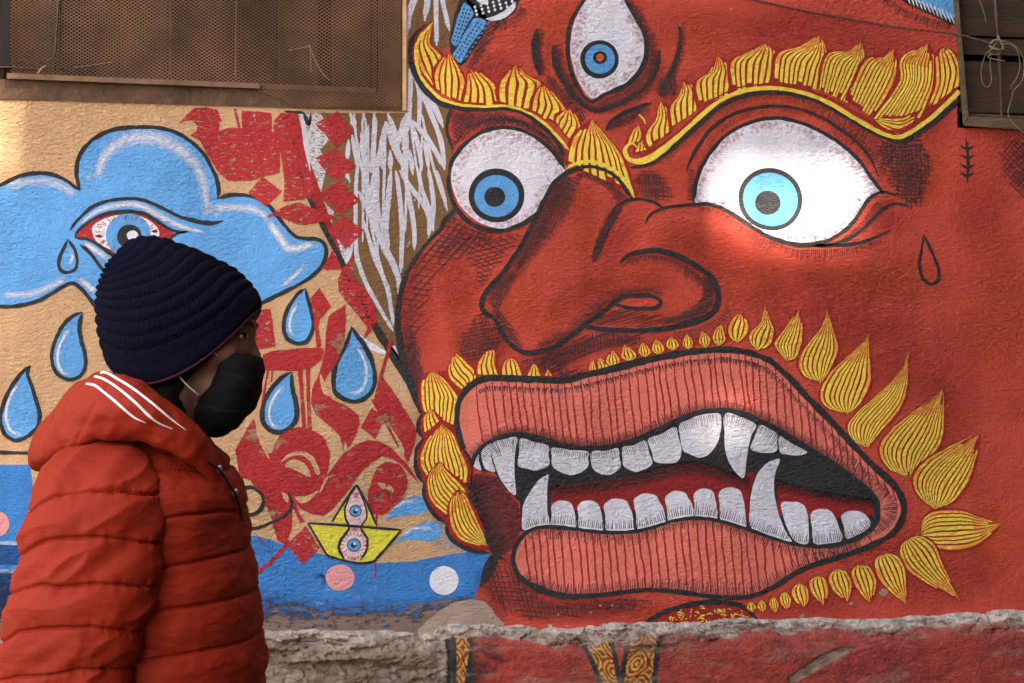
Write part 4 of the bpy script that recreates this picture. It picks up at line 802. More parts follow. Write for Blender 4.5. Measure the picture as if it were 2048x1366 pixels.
# ------------------------------------------------------------------ cloud
CL = [(-60,392),(0,370),(40,352),(85,346),(125,357),(160,381),(153,345),(160,310),(185,280),(225,260),(280,254),(330,258),(370,275),(405,305),(428,345),(437,375),(435,398),(460,390),(500,392),(530,405),(552,428),(570,452),(592,473),(612,477),(640,480),(652,497),(649,522),(635,542),(610,562),(570,583),(530,603),(500,618),(400,660),(300,668),(230,645),(195,620),(175,592),(155,571),(138,567),(115,580),(80,600),(40,611),(0,613),(-60,605),(-120,588),(-150,520),(-122,440)]
def cut(P, i, j): return P[i:j]
cloud = one('painted_cloud', house, lambda P: (P.fill(CL[:5]+[(160,381)]+CL[6:], SKYB, 2.6, smooth=False),
    P.softstroke([(195,360),(205,320),(240,285),(300,275),(360,300),(400,345),(412,400),(420,425)], [22,26,34,40,34,28,26,16], WHTS, 2.9, .75), P.softstroke([(10,375),(60,362),(110,366),(155,392)], 24, WHTS, 2.9, .6),
    P.softstroke([(400,425),(450,415),(510,420),(540,442)], 20, WHTS, 2.9, .8), P.softstroke([(535,440),(560,475),(580,497),(632,487)], [18,22,22,16], WHTS, 2.9, 1), P.softstroke([(612,525),(590,550),(560,575)], 12, WHTS, 2.9, .8),
    P.softstroke([(0,590),(60,588),(100,573),(135,555)], 18, WHTS, 2.9, .7), P.softstroke([(156,556),(180,575),(200,590)], 16, WHTS, 2.9, 1), P.softstroke([(178,345),(176,362)], 14, WHTS, 2.9, 1), P.softstroke([(425,410),(440,440)], 16, WHTS, 2.9, .5)), label='blue cloud with white sprayed highlights')
one('outline', cloud, lambda P: (P.stroke(CL[0:6], [7,8,8,8,8,8], BLACK, 4), P.stroke(CL[5:17], 8, BLACK, 4), P.stroke(CL[16:36], 8, BLACK, 4), P.stroke(CL[35:]+CL[:1], 8, BLACK, 4)), kind='stuff')
ceye = one('eye', cloud, lambda P: (P.fill([(150,474),(162,456),(187,438),(225,428),(262,426),(290,431),(315,446),(345,464),(340,478),(300,505),(240,518),(200,491),(175,478)], CALS, 4.4),
    P.fill([(184,460),(195,445),(225,432),(262,430),(290,436),(312,452),(318,470),(300,490),(262,505),(225,500),(195,485)], WHITE, 4.7),
    P.disc(257,471,45,44,BLUE,5), P.disc(259,473,25,24,BLACK,5.3), P.disc(265,471,11.5,10,WHITE,5.6),
    P.stroke([(150,477),(153,466),(170,449),(195,434),(225,425),(262,423),(290,428),(315,443),(337,457),(358,464),(377,463)], [5,6,7,8,8,8,7,7,6,4], BLACK, 5.8),
    P.stroke([(150,476),(175,479),(200,492),(232,514),(270,522),(310,505),(336,482),(352,468),(376,463)], [6,6,7,8,7,7,5,3], BLACK, 5.8),
    P.stroke([(140,460),(150,446),(165,430),(187,412),(225,400),(262,397),(290,401),(325,416),(362,434),(400,444),(425,446),(447,441)], [5,6,7,7,7,7,7,7,7,8,9,5], BLACK, 5.8),
    P.stroke([(160,489),(180,506),(200,533),(215,548),(235,560)], [7,7,6,6,6], BLACK, 5.8),
    P.softstroke([(158,452),(185,428),(225,412),(275,410),(320,432),(360,452),(412,466)], [8,12,16,18,18,14,8], WHTS, 5.4, .9), P.softstroke([(165,484),(190,500),(220,520)], 16, WHTS, 5.4, 1)), label='weeping eye of the cloud', kind='stuff')
def veins(P):
    for k in range(46):
        a = random.uniform(0, 6.28); r0 = random.uniform(.86, 1); x, y = 252+66*r0*math.cos(a), 466+38*r0*math.sin(a)
        if 225 < x < 285 and y > 455: continue
        dx, dy = (252-x)*.18, (466-y)*.25
        P.stroke([(x, y), (x+dx*.5+random.uniform(-3, 3), y+dy*.5+random.uniform(-3, 3)), (x+dx, y+dy)], [2.4, 1.8, 1.2], PENR, 6, step=4)
one('blood_vessels', cloud, veins, kind='stuff')
def drop(P0, hl, w=8, label=None, parent=house, L=4):
    d = one('painted_raindrop', parent, lambda P: P.fill(P0[:1]+P0[1:], BLUE if parent is house else SKYB, L), **({'label': label} if label else {}))
    one('drop_outline', d, lambda P: P.stroke(P0+[P0[0]], [w*.7]+[w]*(len(P0)-1)+[w*.7], BLACK, L+.6, taper=(.4, .4)))
    one('highlight', d, lambda P: P.softstroke(hl, 9, WHTS, L+.4, 1.0))
drop([(164,624),(146,632),(128,648),(113,675),(105,700),(104,722),(112,744),(127,756),(143,759),(160,752),(170,735),(170,708),(163,683),(159,655)], [(140,655),(120,690),(115,720),(125,745),(142,746)])
drop([(61,731),(48,742),(36,755),(16,785),(4,818),(1,845),(11,869),(32,881),(56,872),(75,853),(79,828),(71,795),(60,763),(55,748)], [(38,765),(18,800),(12,835),(22,862),(46,870)])
drop([(611,577),(600,584),(588,598),(573,623),(567,651),(572,674),(585,684),(600,687),(616,680),(627,650),(622,620),(614,592)], [(598,604),(582,632),(580,660),(592,674)])
drop([(703,654),(696,678),(686,700),(672,728),(667,758),(670,783),(684,796),(707,803),(729,797),(746,778),(750,752),(742,717),(725,685),(712,668)], [(712,690),(730,725),(732,758),(718,784),(694,784)], 9, 'largest raindrop')
drop([(584,744),(574,748),(560,758),(538,785),(526,813),(526,843),(539,859),(557,865),(578,857),(592,838),(592,808),(585,778),(583,758)], [(568,768),(548,795),(538,825),(545,850),(562,855)], 9)
drop([(136,478),(130,492),(121,511),(117,528),(123,541),(136,545),(150,538),(155,521),(150,501),(140,485)], [(140,500),(145,515),(138,532)], 7, 'tear under the cloud eye', L=4.6)
# ------------------------------------------------------------------ boat, waves, dots
boat = one('painted_boat', house, lambda P: (P.fill([(713,970),(753,1051),(664,1044)], HULL, 5.8, smooth=False), P.fill([(616,1046),(700,1052),(803,1060),(772,1096),(747,1124),(718,1127),(687,1121),(654,1111)], HULL, 6, smooth=False)), label='yellow paper boat with two eyes', kind='stuff')
one('eyeballs', boat, lambda P: (P.fill([(713,974),(723,992),(732,1015),(733,1036),(722,1054),(722,1064),(736,1085),(731,1105),(717,1122),(695,1122),(680,1105),(681,1082),(697,1062),(697,1052),(690,1032),(695,1005),(704,988)], BALLP, 6.4),
    P.disc(711,1022,12.5,12,BLACK,6.8), P.disc(711,1022,10.5,10,BLUE,7), P.disc(711,1023,5,4.5,BLACK,7.2), P.disc(713,1020,2.5,2.5,WHITE,7.4), P.disc(708,1090,14,13.5,BLACK,6.8), P.disc(708,1090,12,11.5,BLUE,7), P.disc(707,1090,5.5,5.5,BLACK,7.2), P.disc(709,1087,3,3,WHITE,7.4),
    P.softstroke([(712,982),(714,1000)], 14, PNKS, 6.7, .9), P.softstroke([(709,1050),(709,1066)], 22, PNKS, 6.7, .8), P.softstroke([(696,1116),(716,1118)], 10, PNKS, 6.7, .8), [P.tick(708+26*math.cos(a), 1092+28*math.sin(a), -7*math.cos(a), -7*math.sin(a), 2, PENR, 7) for a in np.linspace(0, 6.2, 22)]), kind='stuff')
one('ink_lines', boat, lambda P: (P.stroke([(664,1044),(688,1005),(713,970),(735,1008),(753,1051)], [4,5,5,5,4], BLACK, 7.6, smooth=False), P.stroke([(616,1046),(690,1051),(803,1060),(772,1096),(747,1124),(718,1127),(687,1121),(654,1111),(616,1046)], [4,5,5,5,5,5,5,4], BLACK, 7.6, smooth=False),
    P.stroke([(703,984),(692,1010),(690,1032),(697,1050),(697,1060),(682,1080),(678,1098),(690,1120)], [2,3,4,4,5,6,6,5], BLACK, 7.5), P.stroke([(718,984),(730,1010),(733,1034),(722,1056),(734,1076),(733,1100),(720,1121)], [2,3,3,4,5,5,4], BLACK, 7.5)), kind='stuff')
for pts, hl in (([(770,1042),(783,1022),(800,1003),(825,993),(846,996),(856,1008),(850,1024),(820,1030),(790,1034)], [(785,1020),(810,1003),(835,1003)]), ([(786,1090),(810,1066),(838,1048),(865,1043),(881,1055),(880,1073),(862,1082),(835,1080),(808,1080)], [(800,1075),(825,1058),(860,1056),(868,1066)])):
    one('painted_wave', house, lambda P: (P.fill(pts, BLUE, 3.4), P.softstroke(hl, 9, WHTS, 3.8, .9)))
one('painted_dot', house, lambda P: P.disc(680,1155,29,26,PINK,5), label='pink dot under the boat'); one('painted_dot', house, lambda P: P.disc(888,1161,29,29,WHITE,5), label='white dot on the sea'); one('painted_dot', house, lambda P: P.disc(-4,1048,23,25,PINK,5), label='pink dot at the left edge')
# ------------------------------------------------------------------ broken plaster base of the wall
def vcolmat(name, rough=.85, bump=.012):
    m, nt, p, out = nodes(name); L = nt.links
    at = N(nt, 'ShaderNodeAttribute', attribute_name='Col'); g = N(nt, 'ShaderNodeNewGeometry'); st = N(nt, 'ShaderNodeGroup'); st.node_tree = stg
    n1 = N(nt, 'ShaderNodeTexNoise'); n1.inputs['Scale'].default_value = 26; n1.inputs['Detail'].default_value = 8; n1.inputs['Roughness'].default_value = .7; L.new(g.outputs['Position'], n1.inputs['Vector'])
    mr = N(nt, 'ShaderNodeMapRange'); mr.inputs[1].default_value = .3; mr.inputs[2].default_value = .7; mr.inputs[3].default_value = .55; mr.inputs[4].default_value = 1.4; L.new(n1.outputs[0], mr.inputs[0])
    vm = N(nt, 'ShaderNodeVectorMath', operation='SCALE'); L.new(at.outputs['Color'], vm.inputs[0]); L.new(mr.outputs[0], vm.inputs['Scale']); L.new(vm.outputs[0], p.inputs['Base Color'])
    p.inputs['Roughness'].default_value = rough; bp = N(nt, 'ShaderNodeBump'); bp.inputs['Distance'].default_value = bump
    ad = N(nt, 'ShaderNodeMath', operation='ADD'); L.new(st.outputs[0], ad.inputs[0]); L.new(n1.outputs[0], ad.inputs[1]); L.new(ad.outputs[0], bp.inputs['Height']); L.new(bp.outputs[0], p.inputs['Normal'])
    return m
BASEM = vcolmat('broken_base', bump=.02)
def nz(x, y, z, o=4): return mnoise.fractal((x, y, z), 0.9, 2.1, o)
def ss(a, b, x):
    t = min(1, max(0, (x-a)/(b-a))); return t*t*(3-2*t)
def inpoly(x, y, P):
    c = False; j = len(P)-1
    for i in range(len(P)):
        if (P[i][1] > y) != (P[j][1] > y) and x < (P[j][0]-P[i][0])*(y-P[i][1])/(P[j][1]-P[i][1])+P[i][0]: c = not c
        j = i
    return c
bx0, bx1 = wallpt(-260, 1300)[0], wallpt(2330, 1300)[0]; bz1, bz0 = .835, .44
nx = 1150; nzv = 132
mo = lin((182, 158, 138)); mo2 = lin((138, 112, 92)); rd = lin((172, 60, 46)); dr = lin((96, 34, 32)); bk = lin((44, 40, 40)); ye = lin((216, 172, 54)); rr_ = lin((150, 40, 28)); lt = lin((208, 190, 174))
vs = []; cols = []
def ornc(px, py, s=1.0):
    d = math.hypot((px % 46)-23, ((py+12*math.sin(px*.05)) % 50)-25)
    return ye if math.sin(d*.75+nz(px*.03, py*.03, 2)*3) > .15 else rr_
chip = [(1560,1352),(1590,1330),(1625,1306),(1672,1288),(1700,1292),(1650,1318),(1610,1342),(1572,1360)]
for j in range(nzv):
    z = bz1+(bz0-bz1)*j/(nzv-1)
    for i in range(nx):
        x = bx0+(bx1-bx0)*i/(nx-1)
        px, py = wallpx(x, z); py = float(py); px = float(px)
        ze = .799+.013*mnoise.noise((x*2.3, 4, 0))+.007*mnoise.noise((x*9, 0, 0))+.002*mnoise.noise((x*40, 0, 0)); 
        if px < 1010: ze += .02*ss(830, 900, px)*ss(1010, 960, px)*(1 if px > 830 else 0)*.5
        t = ze-z
        n1 = nz(x*7, z*26, 1.5, 5); n2 = nz(x*26, z*60, 4.5, 3); n3 = mnoise.noise((x*3.1, z*9, 8))
        left = ss(930, 860, px)
        band = .032+.030*max(0, n3+.3)+.02*ss(1250, 1100, px)*ss(1000, 1100, px)+.014*ss(1850, 2040, px)+.012*mnoise.noise((x*14, z*14, 2))
        edge2 = t-band
        h = .004-.0*t
        h = -.010+ss(-.008, .016, t)*.020+ss(.010, .050, t)*.030+ss(.02, .09, t)*.012
        strat = math.floor(n1*4.2)/4.2*.55+n1*.45
        rough = (1-ss(-.004, .012, edge2))*(1-left)+left*.9
        rough = min(1, rough)
        h += rough*(strat*.022+n2*.007)*ss(-.002, .01, t)
        if t > 0 and rough > .2:
            vd, vp = mnoise.voronoi((x*34+n2*.6, z*62+n1*.8, 0)); ck = vd[1]-vd[0]; h += rough*ss(0, .02, t)*((math.sin(vp[0].x*17+vp[0].y*31)*.0035)-.0035*(1-ss(0, .16, ck)))
        if edge2 > 0 and left < .5: h += .004+.0015*n2
        fl = ss(.014, .024, t)*ss(.10, .075, t)*left*ss(800, 640, px); h += fl*(math.floor(n1*6+nz(x*4, z*50, 7, 2)*2)/6)*.05
        if t < -.012: h = -.012
        vs.append((x, -h, z))
        # colour: bare mortar where it broke away, paint where the coat is whole
        k = .5+.5*max(-1, min(1, n2*1.6)); m_ = [mo[q]*(1-k)+mo2[q]*k for q in range(3)]
        if t < .026+.014*n2+.016*n3: m_ = [lt[q]*.8+m_[q]*.2 for q in range(3)]
        painted = (edge2+.006*n2 > 0) or (n1 > .16 and t > .034 and px > 1000) or (n2 > .34 and px > 950 and t > .03)
        if inpoly(px, py, chip): painted = False; vs[-1] = (x, -(h-.008), z)
        c = m_
        if t > 0 and rough > .2 and ck < .07: c = m_ = [q_*.72 for q_ in m_]
        if px > 888+3*n2 and painted:
            if px < 908: c = bk
            elif px < 928+4*math.sin(py*.05): c = ornc(px, py)
            elif px < 940: c = bk
            elif px < 1010: w = ss(940, 1010, px+60*n2); c = [dr[q]*(1-w)+rd[q]*w for q in range(3)]
            else: c = rd
            if py > 1262 and 1140 < px < 1325:
                u = (py-1272)/94.0
                l1 = 1150+44*max(0, u)**.75; v0 = 1213+18*u; v1 = 1247-14*u; r1 = 1312-14*max(0, u)**.5
                if l1-5 < px < l1+6 or v0-4 < px < v0+6 or v1-5 < px < v1+5 or (u > 1 and v0 < px < v1) or r1-5 < px < r1+6: c = bk
                elif l1 < px < v0 or v1 < px < r1: c = ornc(px, py)
        elif left > .5:
            w = ss(.0, .5, n1+.1); c = [m_[q]*(1-.3*w)+lin((112, 74, 48))[q]*.3*w for q in range(3)]
        elif painted: c = rd
        if painted and left < .5 and c is not m_:
            w = .30*ss(.05, .5, n1+.25*n3)+.14*ss(.05, .0, edge2); c = [c[q]*(1-w)+m_[q]*w for q in range(3)]
        cols.append((*c[:3], 1.0))
fs = [[j*nx+i, j*nx+i+1, (j+1)*nx+i+1, (j+1)*nx+i] for j in range(nzv-1) for i in range(nx-1)]
bo = mesh('broken_plaster_base', vs, fs, BASEM, house, smooth=True)
ca = bo.data.color_attributes.new('Col', 'FLOAT_COLOR', 'POINT'); ca.data.foreach_set('color', np.array(cols, 'f').ravel())
if bo.data.polygons[0].normal.y > 0: bo.data.flip_normals()
v, f = [], []; box(v, f, -6, 9, -.052, -.0001, 0, bz0+.012); mesh('wall_footing', v, f, MORT, house)
one('mortar_patch', house, lambda P: (P.fill([(836,1262),(850,1246),(872,1228),(892,1212),(918,1204),(946,1197),(968,1204),(984,1218),(1000,1236),(1012,1258),(1010,1275),(836,1275)], MORT, 9.5, smooth=False, wob=5)))
one('plaster_chip', house, lambda P: [P.fill([(x-r, y), (x, y-r*.8), (x+r, y-r*.1), (x+r*.3, y+r), (x-r*.6, y+r*.7)], MORT, 9.8, wob=2) for x, y, r in [(1767,1184,9),(1605,1232,6),(1703,178,3),(1536,245,2),(830,400,3),(818,486,4),(815,492,3),(1702,1206,4),(1095,1261,5),(1463,18,3),(1360,50,2)]+[(random.uniform(1000,2040), random.uniform(1205,1240), random.uniform(1.5,4)) for _ in range(9)]], kind='stuff')
# ------------------------------------------------------------------ tubes
def tube(pts, r, n=7, v=None, f=None, closed=False):
    v = [] if v is None else v; f = [] if f is None else f; P = [Vector(p) for p in pts]; b = len(v); m = len(P)
    for i, p in enumerate(P):
        d = (P[min(i+1, m-1)]-P[max(i-1, 0)]).normalized(); a = d.cross(Vector((0, 1, .13))).normalized(); c = d.cross(a)
        q = r[i] if hasattr(r, '__len__') else r
        for k in range(n):
            t = 2*math.pi*k/n; v.append(tuple(p+a*math.cos(t)*q+c*math.sin(t)*q))
    for i in range(m-1):
        for k in range(n): f.append([b+i*n+k, b+i*n+(k+1) % n, b+(i+1)*n+(k+1) % n, b+(i+1)*n+k])
    f.append([b+k for k in range(n)][::-1]); f.append([b+(m-1)*n+k for k in range(n)])
    return v, f
def path3(P, yo, step=4):
    """traced points at a given distance in front of the wall (third value overrides)"""
    A = catmull([p[:2] for p in P], False, step); n = len(A)
    d = [p[2] if len(p) > 2 else yo for p in P]; D = np.interp(np.linspace(0, 1, n), np.linspace(0, 1, len(d)), d)
    return [wallpt(a[0], a[1], -D[i]) for i, a in enumerate(A)]
WOOD = simple('old_wood', (58, 40, 26), .75, nscale=6, var=.35, bump=.004, bscale=50, stretch=(6, 1, .7), rgb2=(56, 38, 24))
WOODD = simple('dark_wood', (48, 32, 20), .8, nscale=6, bump=.004, bscale=50, stretch=(6, 1, .7), rgb2=(26, 17, 11))
WOODH = simple('weathered_frame_wood', (116, 96, 68), .8, nscale=8, bump=.004, bscale=60, stretch=(1, 1, 5), rgb2=(84, 64, 42))
PLK = simple('horizontal_plank_wood', (74, 54, 34), .75, nscale=5, bump=.004, bscale=40, stretch=(.7, 1, 6), rgb2=(48, 33, 22))
SILL = simple('dusty_brown_sill', (112, 82, 58), .85, nscale=9, bump=.008, bscale=45, rgb2=(62, 44, 30))
IRON = simple('rusty_iron', (96, 68, 50), .6, .4, nscale=30, bump=.001, bscale=150, rgb2=(58, 42, 34))
IRONB = simple('bar_brown', (134, 98, 70), .7, nscale=20, bump=.002, rgb2=(92, 66, 46))
MESHM = simple('rusty_wire_mesh', (150, 108, 72), .6, .3, nscale=5, bump=0, rgb2=(74, 52, 36))
EDGEM = simple('pale_plaster_edge', (206, 160, 112), .85, nscale=20, bump=.003)
CORD = simple('brown_cord', (120, 78, 60), .9, nscale=40, bump=.001, bscale=200, rgb2=(84, 46, 38))
TWINE = simple('pale_twine', (150, 128, 98), .9, nscale=40, bump=.001, rgb2=(104, 84, 62))
DARK = simple('dark_void', (16, 13, 11), .9, bump=0)
DUSTP = simple('pale_pipe', (120, 104, 86), .7, nscale=20, bump=.001)
# left window --------------------------------------------------------------
win = empty('window', (0, 0, 0), parent=house, label='grated window above the cloud')
def wbox(x0, y0, x1, y1, f0, f1, v=None, f=None):
    """block between two traced corners; f0, f1: how far its back and front stand off the wall"""
    v = [] if v is None else v; f = [] if f is None else f
    xr = 420 if x0 < 1024 else 1980
    a = (wallpt(x0, y1)[0], 0, wallpt(xr, y1)[2]); b = (wallpt(x1, y0)[0], 0, wallpt(xr, y0)[2]); box(v, f, a[0], b[0], -f1, -f0, a[2], b[2]); return v, f
def slab(P, f0, f1, v, f):
    b = len(v); n = len(P)
    for q in (f1, f0): v += [wallpt(x, y, -q) for x, y in P]
    f.append([b+i for i in range(n)]); f.append([b+n+i for i in range(n)][::-1])
    for i in range(n): f.append([b+i, b+n+i, b+n+(i+1) % n, b+(i+1) % n])
v, f = wbox(-420, -420, 815, 260, -.215, -.20); mesh('backing', v, f, DARK, win)
xs = [-420, -300, -190, -90, 4, 118, 236, 337, 471, 560, 642]; 
for a, b in zip(xs, xs[1:]):
    v, f = wbox(a+1.5, -400, b-1.5, 212, -.12+random.uniform(-.01, .01), -.095+random.uniform(-.01, .01)); mesh('plank', v, f, WOOD if random.random() < .6 else WOODD, win)
v, f = wbox(672, -400, 748, 212, -.12, -.1); mesh('plank', v, f, WOOD, win)
v, f = wbox(757, -430, 803, 182.6, -.10, .004); mesh('frame', v, f, SILL, win)
v, f = wbox(804, -430, 812, 214, -.05, .009); mesh('frame_edge', v, f, EDGEM, win)
v, f = wbox(-430, -430, -1, 126, -.09, -.02); v, f = wbox(0, -430, 21, 140, -.07, -.005, v, f); mesh('jamb', v, f, WOODD, win, kind='stuff')
v, f = [], []; slab([(-430, 130), (0, 158), (748, 183), (803.5, 184), (803.5, 221.5), (0, 198), (-430, 187)], -.18, .006, v, f); mesh('sill', v, f, SILL, win)
# inner iron frame with its sagging bottom bar
v, f = [], []
slab([(14, 146), (520, 167), (520, 177), (14, 157)], -.02, .030, v, f); mesh('bar_and_dark_strip', v, f, IRONB, win)
v, f = [], []; slab([(520.5, 167), (752, 176), (752, 186), (520.5, 177)], -.02, .012, v, f); mesh('bar_and_dark_strip', v, f, IRONB, win)
v, f = [], []; slab([(14, 157), (752, 186), (752, 189), (14, 160)], -.03, .004, v, f); mesh('bar_and_dark_strip', v, f, DARK, win)  # near-black strip along the lower edge of the bar
v, f = [], []; slab([(742, -300), (751, -300), (752, 175), (744, 175)], -.02, .012, v, f); mesh('bar_and_dark_strip', v, f, WOOD, win)
v, f = [], []; slab([(752.5, -300), (756, -300), (756.5, 186), (753, 186)], -.03, .006, v, f); mesh('bar_and_dark_strip', v, f, DARK, win)  # near-black strip standing in for the dark gap beside the frame
v, f = tube(path3([(473, -250), (472, 0), (471, 155)], .004), .0018); mesh('rod', v, f, DUSTP, win)
v, f = tube(path3([(340, -250), (341, 0), (340, 150)], -.05), .004); mesh('rod', v, f, IRON, win)
# expanded metal: two families of thin strands, buckled a little
v, f = [], []
def strand(p, q):
    L_ = math.hypot(q[0]-p[0], q[1]-p[1]); m = max(2, int(L_/22)); b = len(v)
    nxn, nyn = -(q[1]-p[1])/L_*.66, (q[0]-p[0])/L_*.66
    for k in range(m+1):
        t = k/m; x, y = p[0]+(q[0]-p[0])*t, p[1]+(q[1]-p[1])*t
        x += 2.5*mnoise.noise((x*.011, y*.011, 0)); y += 3.0*mnoise.noise((x*.009, y*.013, 5)); d = .017+.007*mnoise.noise((x*.008, y*.012, 9))
        for s_, e in ((1, .0008), (1, -.0008), (-1, -.0008), (-1, .0008)): v.append(wallpt(x+nxn*s_, y+nyn*s_, -(d+e)))
    for k in range(m):
        for c in range(4): f.append([b+k*4+c, b+k*4+(c+1) % 4, b+(k+1)*4+(c+1) % 4, b+(k+1)*4+c])
def clipseg(a, sgn):
    # line y = sgn*s*x + a inside the mesh outline
    s = .64*sgn; pts = []
    x = 20.0; run = None
    while x <= 801:
        y = s*x+a; bot = 150+(x-15)*.04 if x < 505 else min(214, 176+(x-505)*.4); ok = -240 < y < bot
        if ok and run is None: run = (x, y)
        if not ok and run is not None: pts.append((run, (x, y))); run = None
        x += 3
    if run is not None: pts.append((run, (x, s*x+a)))
    return pts
for sgn in (1, -1):
    a = -900.0
    while a < 900:
        for p, q in clipseg(a, sgn): strand(p, q)
        a += 6.8
mesh('wire_mesh', v, f, MESHM, win, kind='stuff')
# right window --------------------------------------------------------------
win2 = empty('window', (0, 0, 0), parent=house, label='boarded window at the upper right corner')
v, f = wbox(1890, -420, 2460, 300, -.215, -.2); mesh('backing', v, f, DARK, win2)
for a, b in ((-380, -260), (-258, -160), (-158, -72), (-70, 70), (72, 107), (119, 224)):
    v, f = wbox(1914, a+1, 2455, b-1, -.06+random.uniform(-.006, .006), -.03+random.uniform(-.006, .006)); mesh('plank', v, f, PLK, win2)
v, f = [], []; slab([(1896, -400), (1912, -400), (1917, 0), (1937, 232), (1926, 251), (1906, 0)], -.09, .022, v, f); mesh('frame', v, f, WOODH, win2)
v, f = [], []; slab([(1938, 232), (2470, 262), (2470, 288), (1927, 251.5)], -.09, .024, v, f); mesh('sill', v, f, WOODH, win2)
v, f = [], []; slab([(1926, 226), (2460, 250), (2460, 261), (1939, 231)], -.06, -.002, v, f); mesh('ledge', v, f, SILL, win2)
v, f = tube(path3([(1988, -120, .03), (1991, 0, .03), (1996, 70, .035), (2001, 160, .02), (2004, 246, .0)], .03), [.0058]*200); mesh('stick', v, f, IRON, win2)
# cords, wires --------------------------------------------------------------
P = path3([(1380, -34, .006), (1460, -12, .006), (1536, 6, .006), (1620, 24, .007), (1700, 38, .007), (1800, 55, .008), (1905, 68, .03), (1945, 77, .038), (1992, 90, .042)], .01, step=3)
v, f = [], []
for ph in (0, math.pi):
    Q = []
    for i, p in enumerate(P):
        a = i*3/11*math.pi+ph; Q.append((p[0], p[1]+.0017*math.cos(a)-.002, p[2]+.0017*math.sin(a)))
    tube(Q, .0019, 6, v, f)
mesh('twisted_cord', v, f, CORD, None, True, label='twisted brown cord strung across the top of the red face to the right window', category='cord')
v, f = [], []
for pts, r in (([(1980,88,.045),(1990,80,.052),(2002,84,.05),(2008,96,.045),(1998,100,.05),(1986,96,.05),(1978,92,.045)],.0028),([(1996,72,.045),(1999,80,.05),(2006,90,.05),(2004,99,.045)],.0035),([(1994,95,.048),(1975,104,.04),(1966,124,.03),(1962,146,.025),(1966,168,.025),(1976,174,.025),(1983,160,.03),(1980,130,.03),(1984,105,.04)],.0012),
    ([(1998,80,.045),(2015,84,.05),(2030,92,.05),(2042,106,.045),(2048,125,.04),(2047,150,.04),(2040,168,.04),(2028,180,.04),(2022,200,.035),(2016,225,.03),(2022,240,.03),(2035,255,.03),(2060,275,.03)],.0015),([(2000,90,.05),(2018,88,.05),(2034,100,.05),(2040,130,.045),(2034,155,.04),(2022,172,.035),(2024,178,.035)],.0013),([(1984,108,.05),(1976,114,.05),(1990,119,.05),(2010,122,.05)],.0016),
    ([(1954,-60,.03),(1960,0,.03),(1968,25,.025),(1972,45,.02)],.0014),([(1994,84,.05),(1985,96,.05),(1978,104,.05),(1990,110,.05),(2002,104,.05)],.0012)):
    tube(path3(pts, .03), r, 6, v, f)
mesh('tangled_twine', v, f, TWINE, None, True, label='tangle of pale twine knotted round the stick in the right window', category='twine', kind='stuff')
v, f = [], []
for pts, r in (([(118,-200,.03),(117,0,.03),(113,60,.03),(111,100,.034),(104,118,.04),(92,124,.045),(80,134,.05)],.0030),([(82,133,.05),(62,126,.055),(46,118,.055),(39,107,.055),(44,99,.055),(56,101,.055),(68,110,.055),(80,122,.05),(92,134,.045),(120,138,.035),(140,143,.02)],.0017),([(78,130,.05),(60,128,.05),(44,121,.045),(36,126,.04),(30,132,.03)],.0016)):
    tube(path3(pts, .03), r, 7, v, f)
mesh('cable', v, f, IRON, None, True, label='dark cable hanging down the left of the grated window and looped at its end', category='cable', kind='stuff')
v, f = tube(path3([(-200,133,.03),(0,134,.03),(40,136,.03),(80,139,.03)], .03), .0026); mesh('rail', v, f, IRON, win, True)
v, f = tube(path3([(92,132,.05),(84,137,.052),(76,147,.05)], .03), [.004]*60); mesh('cord_knot', v, f, TWINE, None, True, label='pale knot at the end of the looped cable below the grated window', category='knot')
v, f = [], []
for pts, r in (([(578,101,.02),(592,98,.02),(612,94,.022),(620,90,.022)],.0012),([(618,88,.022),(621,104,.022),(622,145,.018)],.0011),([(620,92,.024),(630,120,.026),(642,142,.026),(652,154,.026),(661,161,.026)],.0014),([(148,135,.02),(200,128,.02),(225,124,.02)],.001)): tube(path3(pts, .02), r, 6, v, f)
mesh('dry_twig', v, f, TWINE, None, True, label='forked pale twig stuck in the wire mesh of the grated window', category='twig', kind='stuff')
v, f = [], []; b = 0; c0 = wallpt(152, 148, .045)
n = 40; 
for q in (0, .012):
    for k in range(n): t = 2*math.pi*k/n; v.append((c0[0]+.064*math.cos(t), .045+q+.012*math.sin(t), c0[2]+.062*math.sin(t)))
f = [list(range(n))[::-1], list(range(n, 2*n))]+[[k, (k+1) % n, n+(k+1) % n, n+k] for k in range(n)]
mesh('round_lid', v, f, DARK, None, False, label='dark round lid leaning behind the wire mesh at the left of the grated window', category='lid')
# ------------------------------------------------------------------ street, and unseen buildings added to block sun and sky
COB = simple('street_paving', (86, 76, 66), .9, nscale=3, bump=.01, bscale=20, rgb2=(66, 58, 50))
v = [(-60, -60, 0), (60, -60, 0), (60, 40, 0), (-60, 40, 0)]; mesh('ground', v, [[0, 1, 2, 3]], COB, None, kind='structure')
BRK = simple('warm_facade', (100, 80, 64), .9, nscale=2, bump=.01, bscale=30, rgb2=(84, 64, 50))
T = 9.5/(math.cos(SUN_AZ)*math.cos(SUN_EL)); SX, SZ = SUNV.x*T, SUNV.z*T
def hole(x0, y0, x1, y1):
    a = wallpt(x0, y1); b = wallpt(x1, y0); return (a[0]+SX, b[0]+SX, a[2]+SZ, b[2]+SZ)
HOLES = [hole(1435, 205, 1775, 484), hole(1215, 450, 1400, 550), hole(1403, 512, 1660, 600), hole(-300, 30, 66, 365), hole(1400, 670, 1560, 860), hole(78, 95, 260, 195)]  # openings set along the sun's path to shape the wall's sun patches
v, f = holed(-1.6, 12, 0, 23, HOLES, -9.72, -9.5)  # unseen facade added to block sun and sky
opp = empty('light_blocking_facade', (4, -9.6, 0), label='added unseen facade behind the viewer that blocks sun and sky', category='building')
